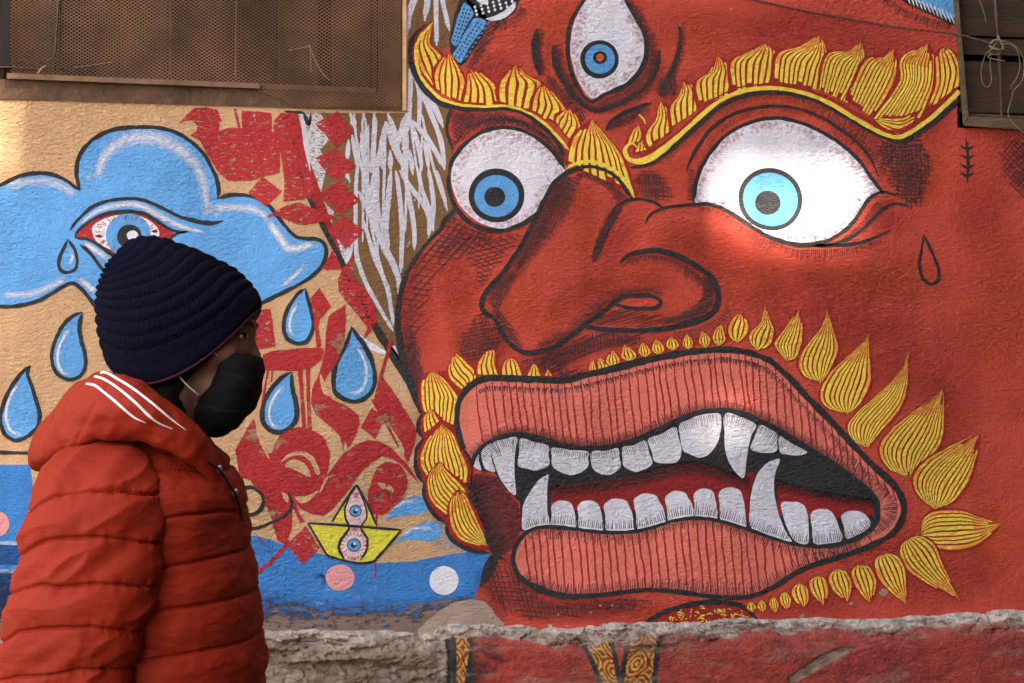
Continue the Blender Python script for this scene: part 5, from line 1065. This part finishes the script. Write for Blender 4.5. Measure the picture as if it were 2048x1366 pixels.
opp_w = mesh('wall', [(a-4, b+9.6, c) for a, b, c in v], f, BRK, opp)
# upright laths added across the openings only to thin the sun
for k, hh in enumerate(HOLES):
    v, f = [], []; x = hh[0]+.002; w_ = .015 if k in (0, 3) else .026
    while x+w_ < hh[1]: box(v, f, x, x+w_, -9.66, -9.648, hh[2]+.001, hh[3]-.001); x += .056
    if v: mesh('sun_thinning_laths', [(a-4, b+9.6, c) for a, b, c in v], f, WOODD, opp, kind='stuff')
v, f = [], []; box(v, f, 4.65, 6.9, -6.0, -.1, 0, 18); box(v, f, 4.65, 6.9, -9.45, -6.003, 0, 7)
side = mesh('side_light_blocker', v, f, BRK, None, label='added unseen block at the right that keeps sky light out', category='building')  # unseen block added to darken the right-hand side
# ------------------------------------------------------------------ the passer-by
DP = 3.05
base = CAM+Vector((math.sin(TH), math.cos(TH), 0))*DP
person = empty('person', (base.x, base.y, 0), -TH, label='person in navy beanie, black face mask and quilted orange-red jacket walking past', category='person')
def pl(px, py, d=0.0): k = (DP+d)/FPX; return Vector(((px-1024)*k, d, 1.58+(683-py)*k))
def interpS(S, n):
    """Catmull-Rom through a list of equal-length tuples"""
    A = np.array(S, float); m = len(A); out = []
    for k in range(n):
        u = k/(n-1)*(m-1); i = min(int(u), m-2); t = u-i
        p0, p1, p2, p3 = A[max(i-1, 0)], A[i], A[i+1], A[min(i+2, m-1)]
        out.append(.5*((2*p1)+(-p0+p2)*t+(2*p0-5*p1+4*p2-p3)*t*t+(-p0+3*p1-3*p2+p3)*t**3))
    return np.array(out)
def grid_faces(nv, nu, off=0, wrap=True):
    F = []
    for j in range(nv-1):
        for i in range(nu if wrap else nu-1): F.append([off+j*nu+i, off+j*nu+(i+1) % nu, off+(j+1)*nu+(i+1) % nu, off+(j+1)*nu+i])
    return F
def gnorm(G):
    du = np.roll(G, -1, 1)-np.roll(G, 1, 1); dv = np.gradient(G, axis=0); Nn = np.cross(du, dv); Nn /= np.linalg.norm(Nn, axis=2, keepdims=True)+1e-12
    c = G.mean(1, keepdims=True)
    if ((G-c)*Nn).sum() < 0: Nn = -Nn
    return Nn
def loft(name, S, nu, nv, mat, parent, disp=None, e=1.0, cap=True, smooth=True, mirror=False, sag=None, **props):
    """rings between traced points A and B: (Ax, Ay, Bx, By, depth, half_depth)"""
    Q = interpS(S, nv); G = np.zeros((nv, nu, 3)); th = np.linspace(0, 2*math.pi, nu, endpoint=False)
    for j, (ax, ay, bx, by, d, hd) in enumerate(Q):
        A, B = np.array(pl(ax, ay, d)), np.array(pl(bx, by, d)); c = (A+B)/2; r = (A-B)/2; hd = max(hd, .0005)
        cs, sn = np.cos(th), np.sin(th); cs = np.sign(cs)*np.abs(cs)**e; sn = np.sign(sn)*np.abs(sn)**e
        G[j] = c+np.outer(cs, r)+np.outer(sn, [0, -hd, 0])
    if sag is not None:
        for j in range(nv): G[j, :, 2] -= np.interp(j/(nv-1), *sag)*np.sin(th)**2
    if disp is not None:
        Nn = gnorm(G); G = G+Nn*disp(G, Nn)[:, :, None]
    V = [tuple(p) for p in G.reshape(-1, 3)]; F = grid_faces(nv, nu)
    if cap:
        V.append(tuple(G[0].mean(0))); V.append(tuple(G[-1].mean(0))); a = len(V)-2
        F += [[a, (i+1) % nu, i] for i in range(nu)]+[[a+1, (nv-1)*nu+i, (nv-1)*nu+(i+1) % nu] for i in range(nu)]
    if mirror: V = [(x, -y, z) for x, y, z in V]
    o = mesh(name, V, F, mat, parent, smooth, **props)
    import bmesh
    bm = bmesh.new(); bm.from_mesh(o.data); bmesh.ops.recalc_face_normals(bm, faces=bm.faces); bm.to_mesh(o.data); bm.free()
    return o
def toy(G, d0):
    k = FPX/(DP+d0); return 1024+G[..., 0]*k, 683-(G[..., 2]-1.58)*k
def seamfield(seams, PX, PY):
    """distance to the seam above and below, in traced pixels; seams listed from top to bottom"""
    Y = np.stack([np.interp(PX, [p[0] for p in s], [p[1] for p in s]) for s in seams])
    d = PY[None]-Y; ab = np.abs(d); near = ab.min(0)
    idx = (d > 0).sum(0); top = np.where(idx > 0, np.take_along_axis(Y, np.clip(idx-1, 0, len(seams)-1)[None], 0)[0], PY-45)
    bot = np.where(idx < len(seams), np.take_along_axis(Y, np.clip(idx, 0, len(seams)-1)[None], 0)[0], PY+45)
    t = np.clip((PY-top)/(bot-top+1e-6), 0, 1); return near, t, idx
def fnoise(G, sx, sy, sz, seed, o=3):
    out = np.zeros(G.shape[:2])
    for j in range(G.shape[0]):
        for i in range(G.shape[1]):
            p = G[j, i]; out[j, i] = mnoise.fractal((p[0]*sx+seed, p[1]*sy, p[2]*sz), .9, 2.1, o)
    return out
def fabric(name, rgb, rough=.45, spec=.35, bump=.0004, sheen=.0, bs=900):
    m = simple(name, rgb, rough, nscale=3, var=.06, bump=bump, bscale=bs, spec=spec, sheen=sheen); return m
JACK = simple('quilted_nylon', (140, 36, 14), .72, nscale=3, var=.06, bump=.003, bscale=16, spec=.2, stretch=(1, 1, 1.5))
for n_ in JACK.node_tree.nodes:
    if n_.type == 'TEX_NOISE' and n_.inputs['Scale'].default_value == 16: n_.inputs['Detail'].default_value = 7; n_.inputs['Roughness'].default_value = .6; n_.inputs['Distortion'].default_value = 1.1
JACKD = fabric('jacket_lining', (96, 30, 20), .7)
KNIT = fabric('navy_knit', (13, 12, 26), .95, .08, .0012, .0, 420)
KNITB = fabric('maroon_knit', (64, 13, 34), .95, .1, .001, .2, 400)
MASKM = fabric('black_cotton', (14, 14, 15), .9, .15, .0004)
SKIN = fabric('brown_skin', (100, 66, 50), .55, .35, .0002); HAIR = fabric('black_hair', (18, 15, 14), .6, .4, .002, 0, 500)
WHT = fabric('white_tape', (232, 226, 222), .6); STRAP = fabric('grey_elastic', (188, 182, 182), .7); TROU = fabric('dark_trousers', (30, 32, 40), .85); SHOE = fabric('shoe_leather', (28, 24, 22), .5)
ZIP = fabric('black_zip', (16, 14, 16), .5); MET = simple('toggle_metal', (170, 166, 166), .3, .8, bump=0); EYEW = fabric('eye_ball', (190, 180, 172), .2, .6, 0)
# ---- body: head, neck, trunk, arms with hands, legs grown into one skin
import bmesh
def blob(bm, c, r, rot=None, seg=24):
    from mathutils import Matrix
    M = Matrix.Translation(c) @ (rot.to_matrix().to_4x4() if rot else Matrix.Identity(4)) @ Matrix.Diagonal((*r, 1))
    bmesh.ops.create_uvsphere(bm, u_segments=seg, v_segments=seg//2+2, radius=1, matrix=M)
def limb(bm, pts, rad, n=14):
    P = [Vector(p) for p in pts]
    for a, b, ra, rb in zip(P, P[1:], rad, rad[1:]):
        d = b-a; q = d.to_track_quat('Z', 'Y'); m = 6; rings = []
        for k in range(m+1):
            t = k/m; r = ra+(rb-ra)*t; c = a+d*t
            rings.append([bm.verts.new(c+q @ Vector((math.cos(2*math.pi*i/n)*r, math.sin(2*math.pi*i/n)*r, 0))) for i in range(n)])
        for k in range(m):
            for i in range(n): bm.faces.new((rings[k][i], rings[k][(i+1) % n], rings[k+1][(i+1) % n], rings[k+1][i]))
        bm.faces.new(rings[0][::-1]); bm.faces.new(rings[-1])
        blob(bm, a, (ra, ra, ra), seg=12); blob(bm, b, (rb, rb, rb), seg=12)
from mathutils import Euler
bm = bmesh.new()
hc = pl(362, 650); blob(bm, hc, (.094, .072, .092), Euler((0, R(18), 0)))
blob(bm, pl(430, 690), (.062, .062, .075), Euler((0, R(12), 0)))              # cheeks
blob(bm, pl(462, 652), (.040, .056, .036), Euler((0, R(10), 0)))              # brow ridge
blob(bm, pl(448, 646), (.042, .056, .040)); blob(bm, pl(455, 790), (.040, .036, .038)); blob(bm, pl(430, 770), (.048, .052, .050), Euler((0, R(25), 0)))  # jaw, chin
limb(bm, [pl(491, 664), pl(499, 688), pl(509, 712)], [.0085, .0095, .012]); blob(bm, pl(508, 722), (.012, .017, .010))  # nose
for s in (-1, 1):
    blob(bm, pl(447, 704)+Vector((0, s*.050, 0)), (.030, .018, .020))         # cheekbones
    blob(bm, pl(385, 700)+Vector((0, s*.076, 0)), (.014, .010, .030))         # ears
limb(bm, [pl(370, 740), pl(325, 860), pl(290, 940)], [.056, .054, .075])
limb(bm, [pl(285, 1040), pl(290, 1180), pl(285, 1480), pl(290, 1560)], [.10, .14, .14, .135])
HIPZ = pl(290, 1560).z; bx = pl(290, 1560).x
for s in (-1, 1):
    sh = Vector((pl(215, 960).x, s*.19, pl(215, 960).z)); el = Vector((sh.x-.05, s*.235, sh.z-.29)); wr = Vector((sh.x+.03, s*.225, sh.z-.545))
    limb(bm, [sh, el, wr], [.055, .042, .027])
    blob(bm, wr+Vector((.012, 0, -.055)), (.036, .015, .045), Euler((0, R(-10), 0)))
    for k, (ln, ox) in enumerate(((.062, .038), (.072, .017), (.068, -.004), (.052, -.024))):
        b0 = wr+Vector((.012+ox*.85, 0, -.085)); b1 = b0+Vector((.006, -s*.006, -ln*.5)); b2 = b1+Vector((.000, -s*.018, -ln*.42))
        limb(bm, [b0, b1, b2], [.0088, .008, .007], 10)
    t0 = wr+Vector((.04, 0, -.03)); limb(bm, [t0, t0+Vector((.022, -s*.006, -.03)), t0+Vector((.028, -s*.012, -.06))], [.011, .0095, .008], 10)
    st = .17*s; hip = Vector((bx, s*.09, HIPZ-.02)); kn = Vector((bx+st*.9+.03, s*.10, .49)); an = Vector((bx+st*1.5-.02, s*.10, .09))
    limb(bm, [hip, kn, an], [.088, .058, .040]); limb(bm, [an+Vector((0, 0, -.03)), an+Vector((.13, 0, -.045))], [.036, .028])
me = bpy.data.meshes.new('body'); bm.to_mesh(me); bm.free(); tmp = bpy.data.objects.new('body_src', me); COL.objects.link(tmp)
md = tmp.modifiers.new('r', 'REMESH'); md.mode = 'VOXEL'; md.voxel_size = .0052; md2 = tmp.modifiers.new('s', 'SMOOTH'); md2.factor = .5; md2.iterations = 5
dg = bpy.context.evaluated_depsgraph_get(); me2 = bpy.data.meshes.new_from_object(tmp.evaluated_get(dg)); bpy.data.objects.remove(tmp)
me2.name = 'body'; me2.materials.clear(); me2.materials.append(SKIN); me2.polygons.foreach_set('use_smooth', [True]*len(me2.polygons)); body = newobj('body', me2, person)
# eyes, brows, hair
def sph(name, c, r, mat, parent, rot=None, seg=20, **props):
    b = bmesh.new(); blob(b, c, r, rot, seg); m_ = bpy.data.meshes.new(name); b.to_mesh(m_); b.free(); m_.materials.append(mat); m_.polygons.foreach_set('use_smooth', [True]*len(m_.polygons)); return newobj(name, m_, parent, **props)
# press the sockets in, then set eyes, lids and brows on the skin
EYEC = {}
bvb = BVHTree.FromPolygons([v_.co for v_ in body.data.vertices], [tuple(p.vertices) for p in body.data.polygons])
h = bvb.ray_cast(Vector((0, -DP, 1.58)), (pl(484, 671)-Vector((0, -DP, 1.58))).normalized()); e0 = h[0].copy()
for s in (-1, 1):
    c = Vector((e0.x, abs(e0.y)*s, e0.z)); EYEC[s] = c
    for v_ in body.data.vertices:
        d = v_.co-c; q = (d.x/.017)**2+(d.y/.02)**2+(d.z/.0095)**2
        if q < 6: v_.co -= Vector((.004, .0065*s, 0))*math.exp(-q)
        d = v_.co-(c+Vector((.004, 0, .0135))); q = (d.x/.02)**2+(d.y/.02)**2+(d.z/.006)**2
        if q < 6: v_.co += Vector((.0015, .0025*s, 0))*math.exp(-q)
body.data.update()
bvb = BVHTree.FromPolygons([v_.co for v_ in body.data.vertices], [tuple(p.vertices) for p in body.data.polygons])
def onskin(px, py):
    o0 = Vector((0, -DP, 1.58)); d = (pl(px, py)-o0).normalized(); h = bvb.ray_cast(o0, d); return h[0]
for s in (-1, 1):
    F_ = lambda p: Vector((p.x, abs(p.y)*s, p.z))
    ec = F_(onskin(484, 671)); eb = sph('eyeball', ec-Vector((0, s*.0040, 0)), (.0092, .0078, .0056), EYEW, person); sph('iris', ec+Vector((.0035, -s*.0016, .0002)), (.0046, .0062, .0050), HAIR, eb)
    for nm, L_, r_, m_ in (('eyelashes', [(472,673),(478,668),(485,666),(491,667),(496,671)], [.0008,.0016,.0019,.0019,.0012], HAIR), ('eyelid', [(468,671),(476,664),(485,661.5),(493,663),(499,668)], [.001,.0022,.0026,.0026,.0014], SKIN), ('eyelid', [(472,676),(479,679),(487,679),(493,676)], [.0008,.0016,.0016,.0008], SKIN),
                         ('eyebrow', [(463,660),(472,653),(483,648),(494,646.5),(503,649),(508,653)], [.0012,.0032,.0042,.0045,.0040,.0025], HAIR)):
        pts = [onskin(x, y) for x, y in L_]; pts = [F_(p) for p in pts if p is not None]
        if len(pts) < 2: continue
        A = interpS([tuple(p) for p in pts], 16); v, f = tube([tuple(p) for p in A], list(np.interp(np.linspace(0, 1, 16), np.linspace(0, 1, len(r_)), r_)), 8); mesh(nm, v, f, m_, person, True)
loft('hair_and_neck_shade', [(240,730,470,640,0,.060),(262,780,440,700,0,.078),(285,810,395,770,0,.070),(300,840,378,830,0,.055),(315,865,365,862,0,.03)], 60, 40, HAIR, person, disp=lambda G, Nn: .002*fnoise(G, 200, 200, 30, 3, 2))  # hair; its black lower rings stand in for shade on the neck
sph('forelock', pl(503, 632), (.0085, .026, .016), HAIR, person, Euler((0, R(22), 0)))
# ---- beanie: knitted rings climbing to the crown
BR = [(250,772,505,625,0,.074),(236,752,520,614,0,.093),(214,722,519,594,0,.099),(202,686,503,572,0,.103),(194,650,484,551,0,.104),(192,618,462,532,0,.102),(195,594,436,516,0,.097),(200,574,404,500,0,.088),(206,556,368,491,0,.075),(211,543,330,480,0,.058),(218,531,292,477,0,.040),(226,522,264,484,0,.022),(238,512,246,502,0,.004)]
def bdisp(G, Nn):
    nv, nu, _ = G.shape; vv = np.arange(nv)[:, None]/(nv-1)*np.ones((1, nu)); uu = np.arange(nu)[None, :]/nu*np.ones((nv, 1))
    w = np.array([[.62*mnoise.noise((math.cos(2*math.pi*u)*1.1, math.sin(2*math.pi*u)*1.1, v*2.2)) for u in np.arange(nu)/nu] for v in np.arange(nv)/(nv-1)])
    fade = np.clip((vv-.17)/.1, 0, 1); rib = np.abs(np.sin((vv*16+w)*math.pi))**.7
    cable = .0009*np.sin(uu*2*math.pi*88+5*np.sin((vv*15+w)*math.pi*2))*fade; rib = rib*(.75+.5*np.abs(w))
    brim = (1-fade)*.0009*np.abs(np.sin(uu*2*math.pi*55))
    return (rib*.0050-.003)*fade+.0055*(fnoise(G, 9, 9, 9, 2, 2)+.25)*fade+cable+brim+.003*w*fade+.0009*fnoise(G, 160, 160, 160, 5, 2)
bean = loft('beanie', BR, 420, 300, KNIT, person, disp=bdisp, sag=([0, .1, .5, .85, 1], [.045, .045, .032, .008, 0]))
v, f = [], []
Q = interpS(BR, 300)[27]; A_, B_ = pl(236, 757), pl(520, 618); c_ = (A_+B_)/2; r_ = (A_-B_)/2
ring = [tuple(c_+r_*math.cos(t)*1.0+Vector((0, -.0925*math.sin(t), -.045*math.sin(t)**2))) for t in np.linspace(0, 2*math.pi, 90)]; tube(ring, .0019, 7, v, f); mesh('brim_edge', v, f, KNITB, bean, True)
# ---- jacket
SB = [[(300,938),(332,938),(362,939),(420,948),(480,965)], [(300,1036),(325,1034),(375,1026),(437,1026),(470,1038),(500,1044)], [(300,1134),(322,1131),(375,1124),(450,1115),(490,1121),(520,1126)], [(300,1216),(317,1214),(400,1208),(462,1203),(500,1208),(530,1212)], [(300,1312),(325,1309),(425,1298),(505,1295),(530,1300)], [(280,1402),(400,1394),(530,1392)], [(280,1492),(400,1486),(530,1484)]]
BS = [(250,862,380,858,-.01,.075),(180,880,432,905,0,.13),(130,905,462,945,0,.185),(104,935,480,980,0,.215),(90,975,487,1012,0,.225),(84,1040,488,1050,0,.222),(78,1110,498,1110,0,.215),(72,1190,513,1190,0,.21),(70,1270,519,1265,0,.205),(70,1366,525,1366,0,.20),(72,1450,524,1450,0,.198),(78,1520,512,1520,0,.19),(90,1560,495,1560,0,.175)]
def jdisp(G, Nn):
    PX, PY = toy(G, -.16); near, t, idx = seamfield(SB, PX, PY); wr = fnoise(G, 9, 9, 22, 11, 4); w2 = fnoise(G, 28, 28, 7, 5, 3)
    puff = np.sqrt(np.clip(np.sin(math.pi*t), 0, 1))
    return puff*.0075-.0045*np.exp(-(near/3.2)**2)+wr*.005*puff+w2*.002*np.exp(-(near/26)**2)-.002+.0009*np.sin(PX*.75+3*wr)*np.exp(-(near/7)**2)-.006*np.abs(fnoise(G, 13, 13, 3.5, 9, 2))*puff
jb = loft('jacket_body', BS, 300, 420, JACK, person, disp=jdisp, e=.86)
SS = [[(60,1024),(75,1010),(100,998),(137,985),(187,980),(250,982),(300,993),(325,1003)], [(30,1112),(52,1101),(100,1076),(150,1069),(212,1068),(262,1075),(297,1086),(320,1093)], [(15,1190),(27,1184),(62,1171),(100,1161),(137,1166),(200,1159),(250,1163),(287,1171),(318,1178)], [(-5,1288),(10,1281),(50,1256),(100,1246),(150,1244),(200,1244),(250,1254),(285,1269),(300,1275)], [(-15,1366),(0,1359),(50,1344),(112,1339),(175,1328),(212,1329),(250,1336),(275,1345)],
      [(-20,1450),(50,1432),(150,1420),(270,1430)], [(-20,1535),(50,1520),(150,1510),(260,1520)], [(-20,1618),(50,1606),(150,1600),(260,1606)]]
SV = [(168,888,238,884,-.13,.012),(135,902,262,893,-.145,.045),(110,922,288,916,-.16,.068),(90,948,308,948,-.175,.08),(72,985,320,986,-.19,.086),(60,1020,324,1018,-.20,.088),(47,1065,322,1065,-.205,.088),(38,1115,317,1115,-.21,.087),(27,1170,312,1168,-.215,.086),(16,1225,300,1216,-.22,.085),(6,1280,282,1268,-.222,.083),(-2,1330,268,1315,-.222,.08),(-6,1390,258,1375,-.222,.078),(-4,1460,250,1450,-.22,.074),(6,1540,240,1535,-.218,.068),(22,1610,226,1610,-.215,.058),(36,1660,205,1660,-.213,.046),(48,1690,190,1690,-.213,.036)]
def sdisp(G, Nn):
    PX, PY = toy(G, -.25); near, t, idx = seamfield(SS, PX, PY); wr = fnoise(G, 16, 16, 30, 2, 4)
    # creases fanning down from each seam
    a = G[..., 0]*.80+G[..., 2]*.60; b = -G[..., 0]*.60+G[..., 2]*.80; cr = np.zeros(G.shape[:2])
    for j in range(G.shape[0]):
        for i in range(G.shape[1]): cr[j, i] = mnoise.fractal((a[j, i]*6+G[j, i, 1]*3, b[j, i]*17, idx[j, i]*7.7), .6, 2.0, 2)
    puff = np.sqrt(np.clip(np.sin(math.pi*t), 0, 1)); sharp = -np.abs(cr)
    return puff*.008-.005*np.exp(-(near/3.0)**2)+wr*.0018*puff+sharp*.0115*np.clip(puff*1.1, 0, 1)+.0035*fnoise(G, 60, 60, 14, 8, 2)*np.exp(-(near/16)**2)-.001+.0010*np.sin(PX*.75+6*cr)*np.exp(-(near/7)**2)
for s in (0, 1): loft('sleeve', SV, 240, 420, JACK, person, disp=sdisp, e=.92, mirror=bool(s))
for s in (0, 1): loft('cuff', [(46,1684,192,1684,-.213,.034),(50,1700,188,1700,-.213,.032),(54,1722,184,1722,-.213,.031)], 60, 12, JACKD, person, mirror=bool(s))
loft('hem', [(88,1556,497,1556,0,.176),(92,1580,492,1580,0,.172),(98,1602,486,1602,0,.165)], 120, 14, JACKD, person, disp=lambda G, Nn: .002*np.abs(np.sin(np.arange(G.shape[1])/G.shape[1]*2*math.pi*60))[None, :]*np.ones((G.shape[0], 1)))
# hood: a padded roll lying round the neck; ring given by top, bottom, depth and thickness direction
HS = [(165,772,70,938,0,-34,-14,0),(178,760,92,928,-.05,-26,-10,-.022),(205,748,135,905,-.10,-12,-4,-.040),(240,757,182,882,-.138,0,0,-.050),(290,776,246,876,-.155,0,0,-.052),(342,806,310,888,-.152,0,0,-.048),(390,850,366,918,-.132,0,0,-.042),(428,900,410,955,-.103,0,0,-.034),(455,955,444,988,-.070,0,0,-.026),(478,990,468,1016,-.034,0,0,-.018),(486,1000,476,1024,0,6,2,-.010)]
near_ = interpS(HS, 120); far_ = near_[::-1][1:-1].copy(); far_[:, 4] *= -1; far_[:, 7] *= -1
full = np.vstack([near_, far_]); nv = len(full); nu = 64; G = np.zeros((nv, nu, 3)); th = np.linspace(0, 2*math.pi, nu, endpoint=False)
for j, (ax, ay, bx_, by_, d, tx, ty, td) in enumerate(full):
    A, B = np.array(pl(ax, ay, d)), np.array(pl(bx_, by_, d)); c = (A+B)/2; r = (A-B)/2; q = np.array([tx*.000766, td, -ty*.000766]); G[j] = c+np.outer(np.cos(th), r)+np.outer(np.sign(np.sin(th))*np.abs(np.sin(th))**.8, q)
cen = G.mean(1, keepdims=True); Nn = G-cen; Nn /= np.linalg.norm(Nn, axis=2, keepdims=True)+1e-9
u_ = np.arange(nv)[:, None]*np.ones((1, nu)); PXh, PYh = toy(G, -.15)
seam1 = np.exp(-((PXh-(205+(PYh-800)*-.62))/3.2)**2)
G = G+Nn*(fnoise(G, 11, 11, 11, 21, 3)*.010-seam1*.0035*(PYh > 760)+fnoise(G, 34, 34, 34, 4, 2)*.0035)[:, :, None]
hv = [tuple(p) for p in G.reshape(-1, 3)]; hf = [[j*nu+i, j*nu+(i+1) % nu, ((j+1) % nv)*nu+(i+1) % nu, ((j+1) % nv)*nu+i] for j in range(nv) for i in range(nu)]
hood = mesh('hood', hv, hf, JACK, person, True)
b = bmesh.new(); b.from_mesh(hood.data); bmesh.ops.recalc_face_normals(b, faces=b.faces); b.to_mesh(hood.data); b.free()
loft('neck_shade_filler', [(290,770,388,776,0,.062),(288,800,394,812,0,.066),(290,840,398,852,0,.070),(290,890,404,900,0,.080),(290,930,420,950,0,.09)], 70, 50, MASKM, person, disp=lambda G, Nn: .004*fnoise(G, 14, 14, 40, 9, 3))  # black piece added to stand in for the shade around the neck
loft('collar', [(270,820,392,860,0,.085),(262,860,414,912,0,.10),(255,900,440,960,0,.115),(250,950,468,1004,0,.125)], 80, 30, JACKD, person, disp=lambda G, Nn: .004*fnoise(G, 20, 20, 20, 2, 2))
# tapes laid on the hood
bv = BVHTree.FromPolygons([Vector(p) for p in hv], hf)
def drape(pts, w, lift=.0004, tree=bv):
    A = catmull(pts, False, 4); out = []; o0 = Vector((0, -DP, 1.58))
    for x, y in A:
        d = (pl(x, y, 0)-o0).normalized(); h = tree.ray_cast(o0, d)
        if h[0] is not None and (not out or (h[0]-out[-1]).length < .03): out.append(h[0]-d*lift)
    return out
for pts in ([(202,746),(214,746),(237,759),(260,773),(282,789),(305,807),(332,830),(355,848),(372,860)], [(190,753),(207,758),(230,772),(252,789),(275,809),(295,829),(317,846),(345,858)], [(174,768),(190,771),(207,784),(227,800),(250,820),(270,836),(292,846)]):
    D = drape(pts, 4)
    if len(D) > 3:
        m_ = len(D); v, f = tube([tuple(p) for p in D], [.0021*min(1, (m_-i)/(m_*.35)+.15) for i in range(m_)], 6); mesh('hood_tape', v, f, WHT, hood, True)
# zip, toggles
v, f = tube([tuple(pl(x, y, d)) for x, y, d in ((404,925,-.10),(412,945,-.10),(432,960,-.09),(452,975,-.075),(468,992,-.05),(477,1010,-.02),(480,1045,0),(482,1090,0),(484,1130,0),(492,1170,0),(498,1230,0),(504,1300,0),(508,1400,0),(506,1500,0),(497,1560,0))], .0055, 8); mesh('zip', v, f, ZIP, person, True)
for x, y, d in ((415,922,-.125),(438,938,-.105),(470,985,-.065)): sph('cord_toggle', pl(x, y, d), (.0045, .004, .0065), MET, person, Euler((0, R(30), 0)), 10)
v, f = tube([tuple(pl(x, y, d)) for x, y, d in ((400,900,-.13),(408,915,-.135),(418,926,-.13),(436,936,-.115),(450,955,-.10),(470,985,-.07),(480,1015,-.05),(484,1040,-.04))], .0022, 7); mesh('drawcord', v, f, ZIP, person, True)
# ---- face mask with ear loops
MS = [(440,700,500,706,0,.056),(434,706,522,714,0,.062),(429,722,530,726,0,.066),(424,745,529,748,0,.069),(414,768,526,774,0,.071),(396,790,518,798,0,.069),(388,812,508,818,0,.066),(388,832,496,836,0,.060),(392,850,478,852,0,.050),(400,866,454,868,0,.036),(414,876,436,877,0,.012)]
msk = loft('face_mask', MS, 120, 90, MASKM, person, disp=lambda G, Nn: .0024*fnoise(G, 30, 12, 40, 6, 3)-.0045*np.abs(fnoise(G, 7, 9, 34, 2, 2))+.0016*np.exp(-((G[..., 2]-(1.565+.6*(G[..., 0]+.42)))/.0022)**2), e=.9)
mbv = BVHTree.FromPolygons([v_.co for v_ in msk.data.vertices], [tuple(p.vertices) for p in msk.data.polygons])
HEM = fabric('mask_hem', (30, 30, 32), .9)
for L_, r_ in (([(438,706),(455,702),(475,702),(500,707),(522,717)], .0017), ([(434,712),(430,735),(420,760),(404,785),(394,805)], .0015), ([(440,742),(462,748),(490,762),(512,786)], .0006), ([(412,812),(432,818),(460,822),(488,822)], .0006)):
    D = drape(L_, 0, .0003, mbv)
    if len(D) > 3: v, f = tube([tuple(p) for p in D], r_, 6); mesh('hem', v, f, HEM, msk, True)
for s in (-1, 1):
    v, f = tube([tuple(pl(x, y, -q)+Vector((0, q+s*q, 0))) for x, y, q in ((372,700,.088),(392,690,.086),(412,696,.080),(426,703,.071),(437,712,.066))], .0016, 6); mesh('ear_loop', v, f, STRAP, msk, True)
    v, f = tube([tuple(pl(x, y, -q)+Vector((0, q+s*q, 0))) for x, y, q in ((350,738,.088),(358,752,.084),(370,766,.078),(384,779,.074),(398,790,.070))], .0013, 6); mesh('ear_loop', v, f, STRAP, msk, True)
# ---- trousers and shoes, below the picture
for s in (-1, 1):
    st = .17*s; P_ = [Vector((bx, s*.085, HIPZ+.03)), Vector((bx+st*.4, s*.095, .72)), Vector((bx+st*.9+.03, s*.10, .49)), Vector((bx+st*1.3, s*.10, .28)), Vector((bx+st*1.5-.02, s*.10, .10))]
    v, f = tube([tuple(p) for p in P_], [.125, .105, .085, .075, .068], 28); mesh('trouser_leg', v, f, TROU, person, True)
    an = P_[-1]; b = bmesh.new(); blob(b, Vector((an.x+.055, an.y, .045)), (.14, .05, .045)); 
    for q in b.verts: q.co.z = max(q.co.z, .0)
    m_ = bpy.data.meshes.new('shoe'); b.to_mesh(m_); b.free(); m_.materials.append(SHOE); m_.polygons.foreach_set('use_smooth', [True]*len(m_.polygons)); newobj('shoe', m_, person)
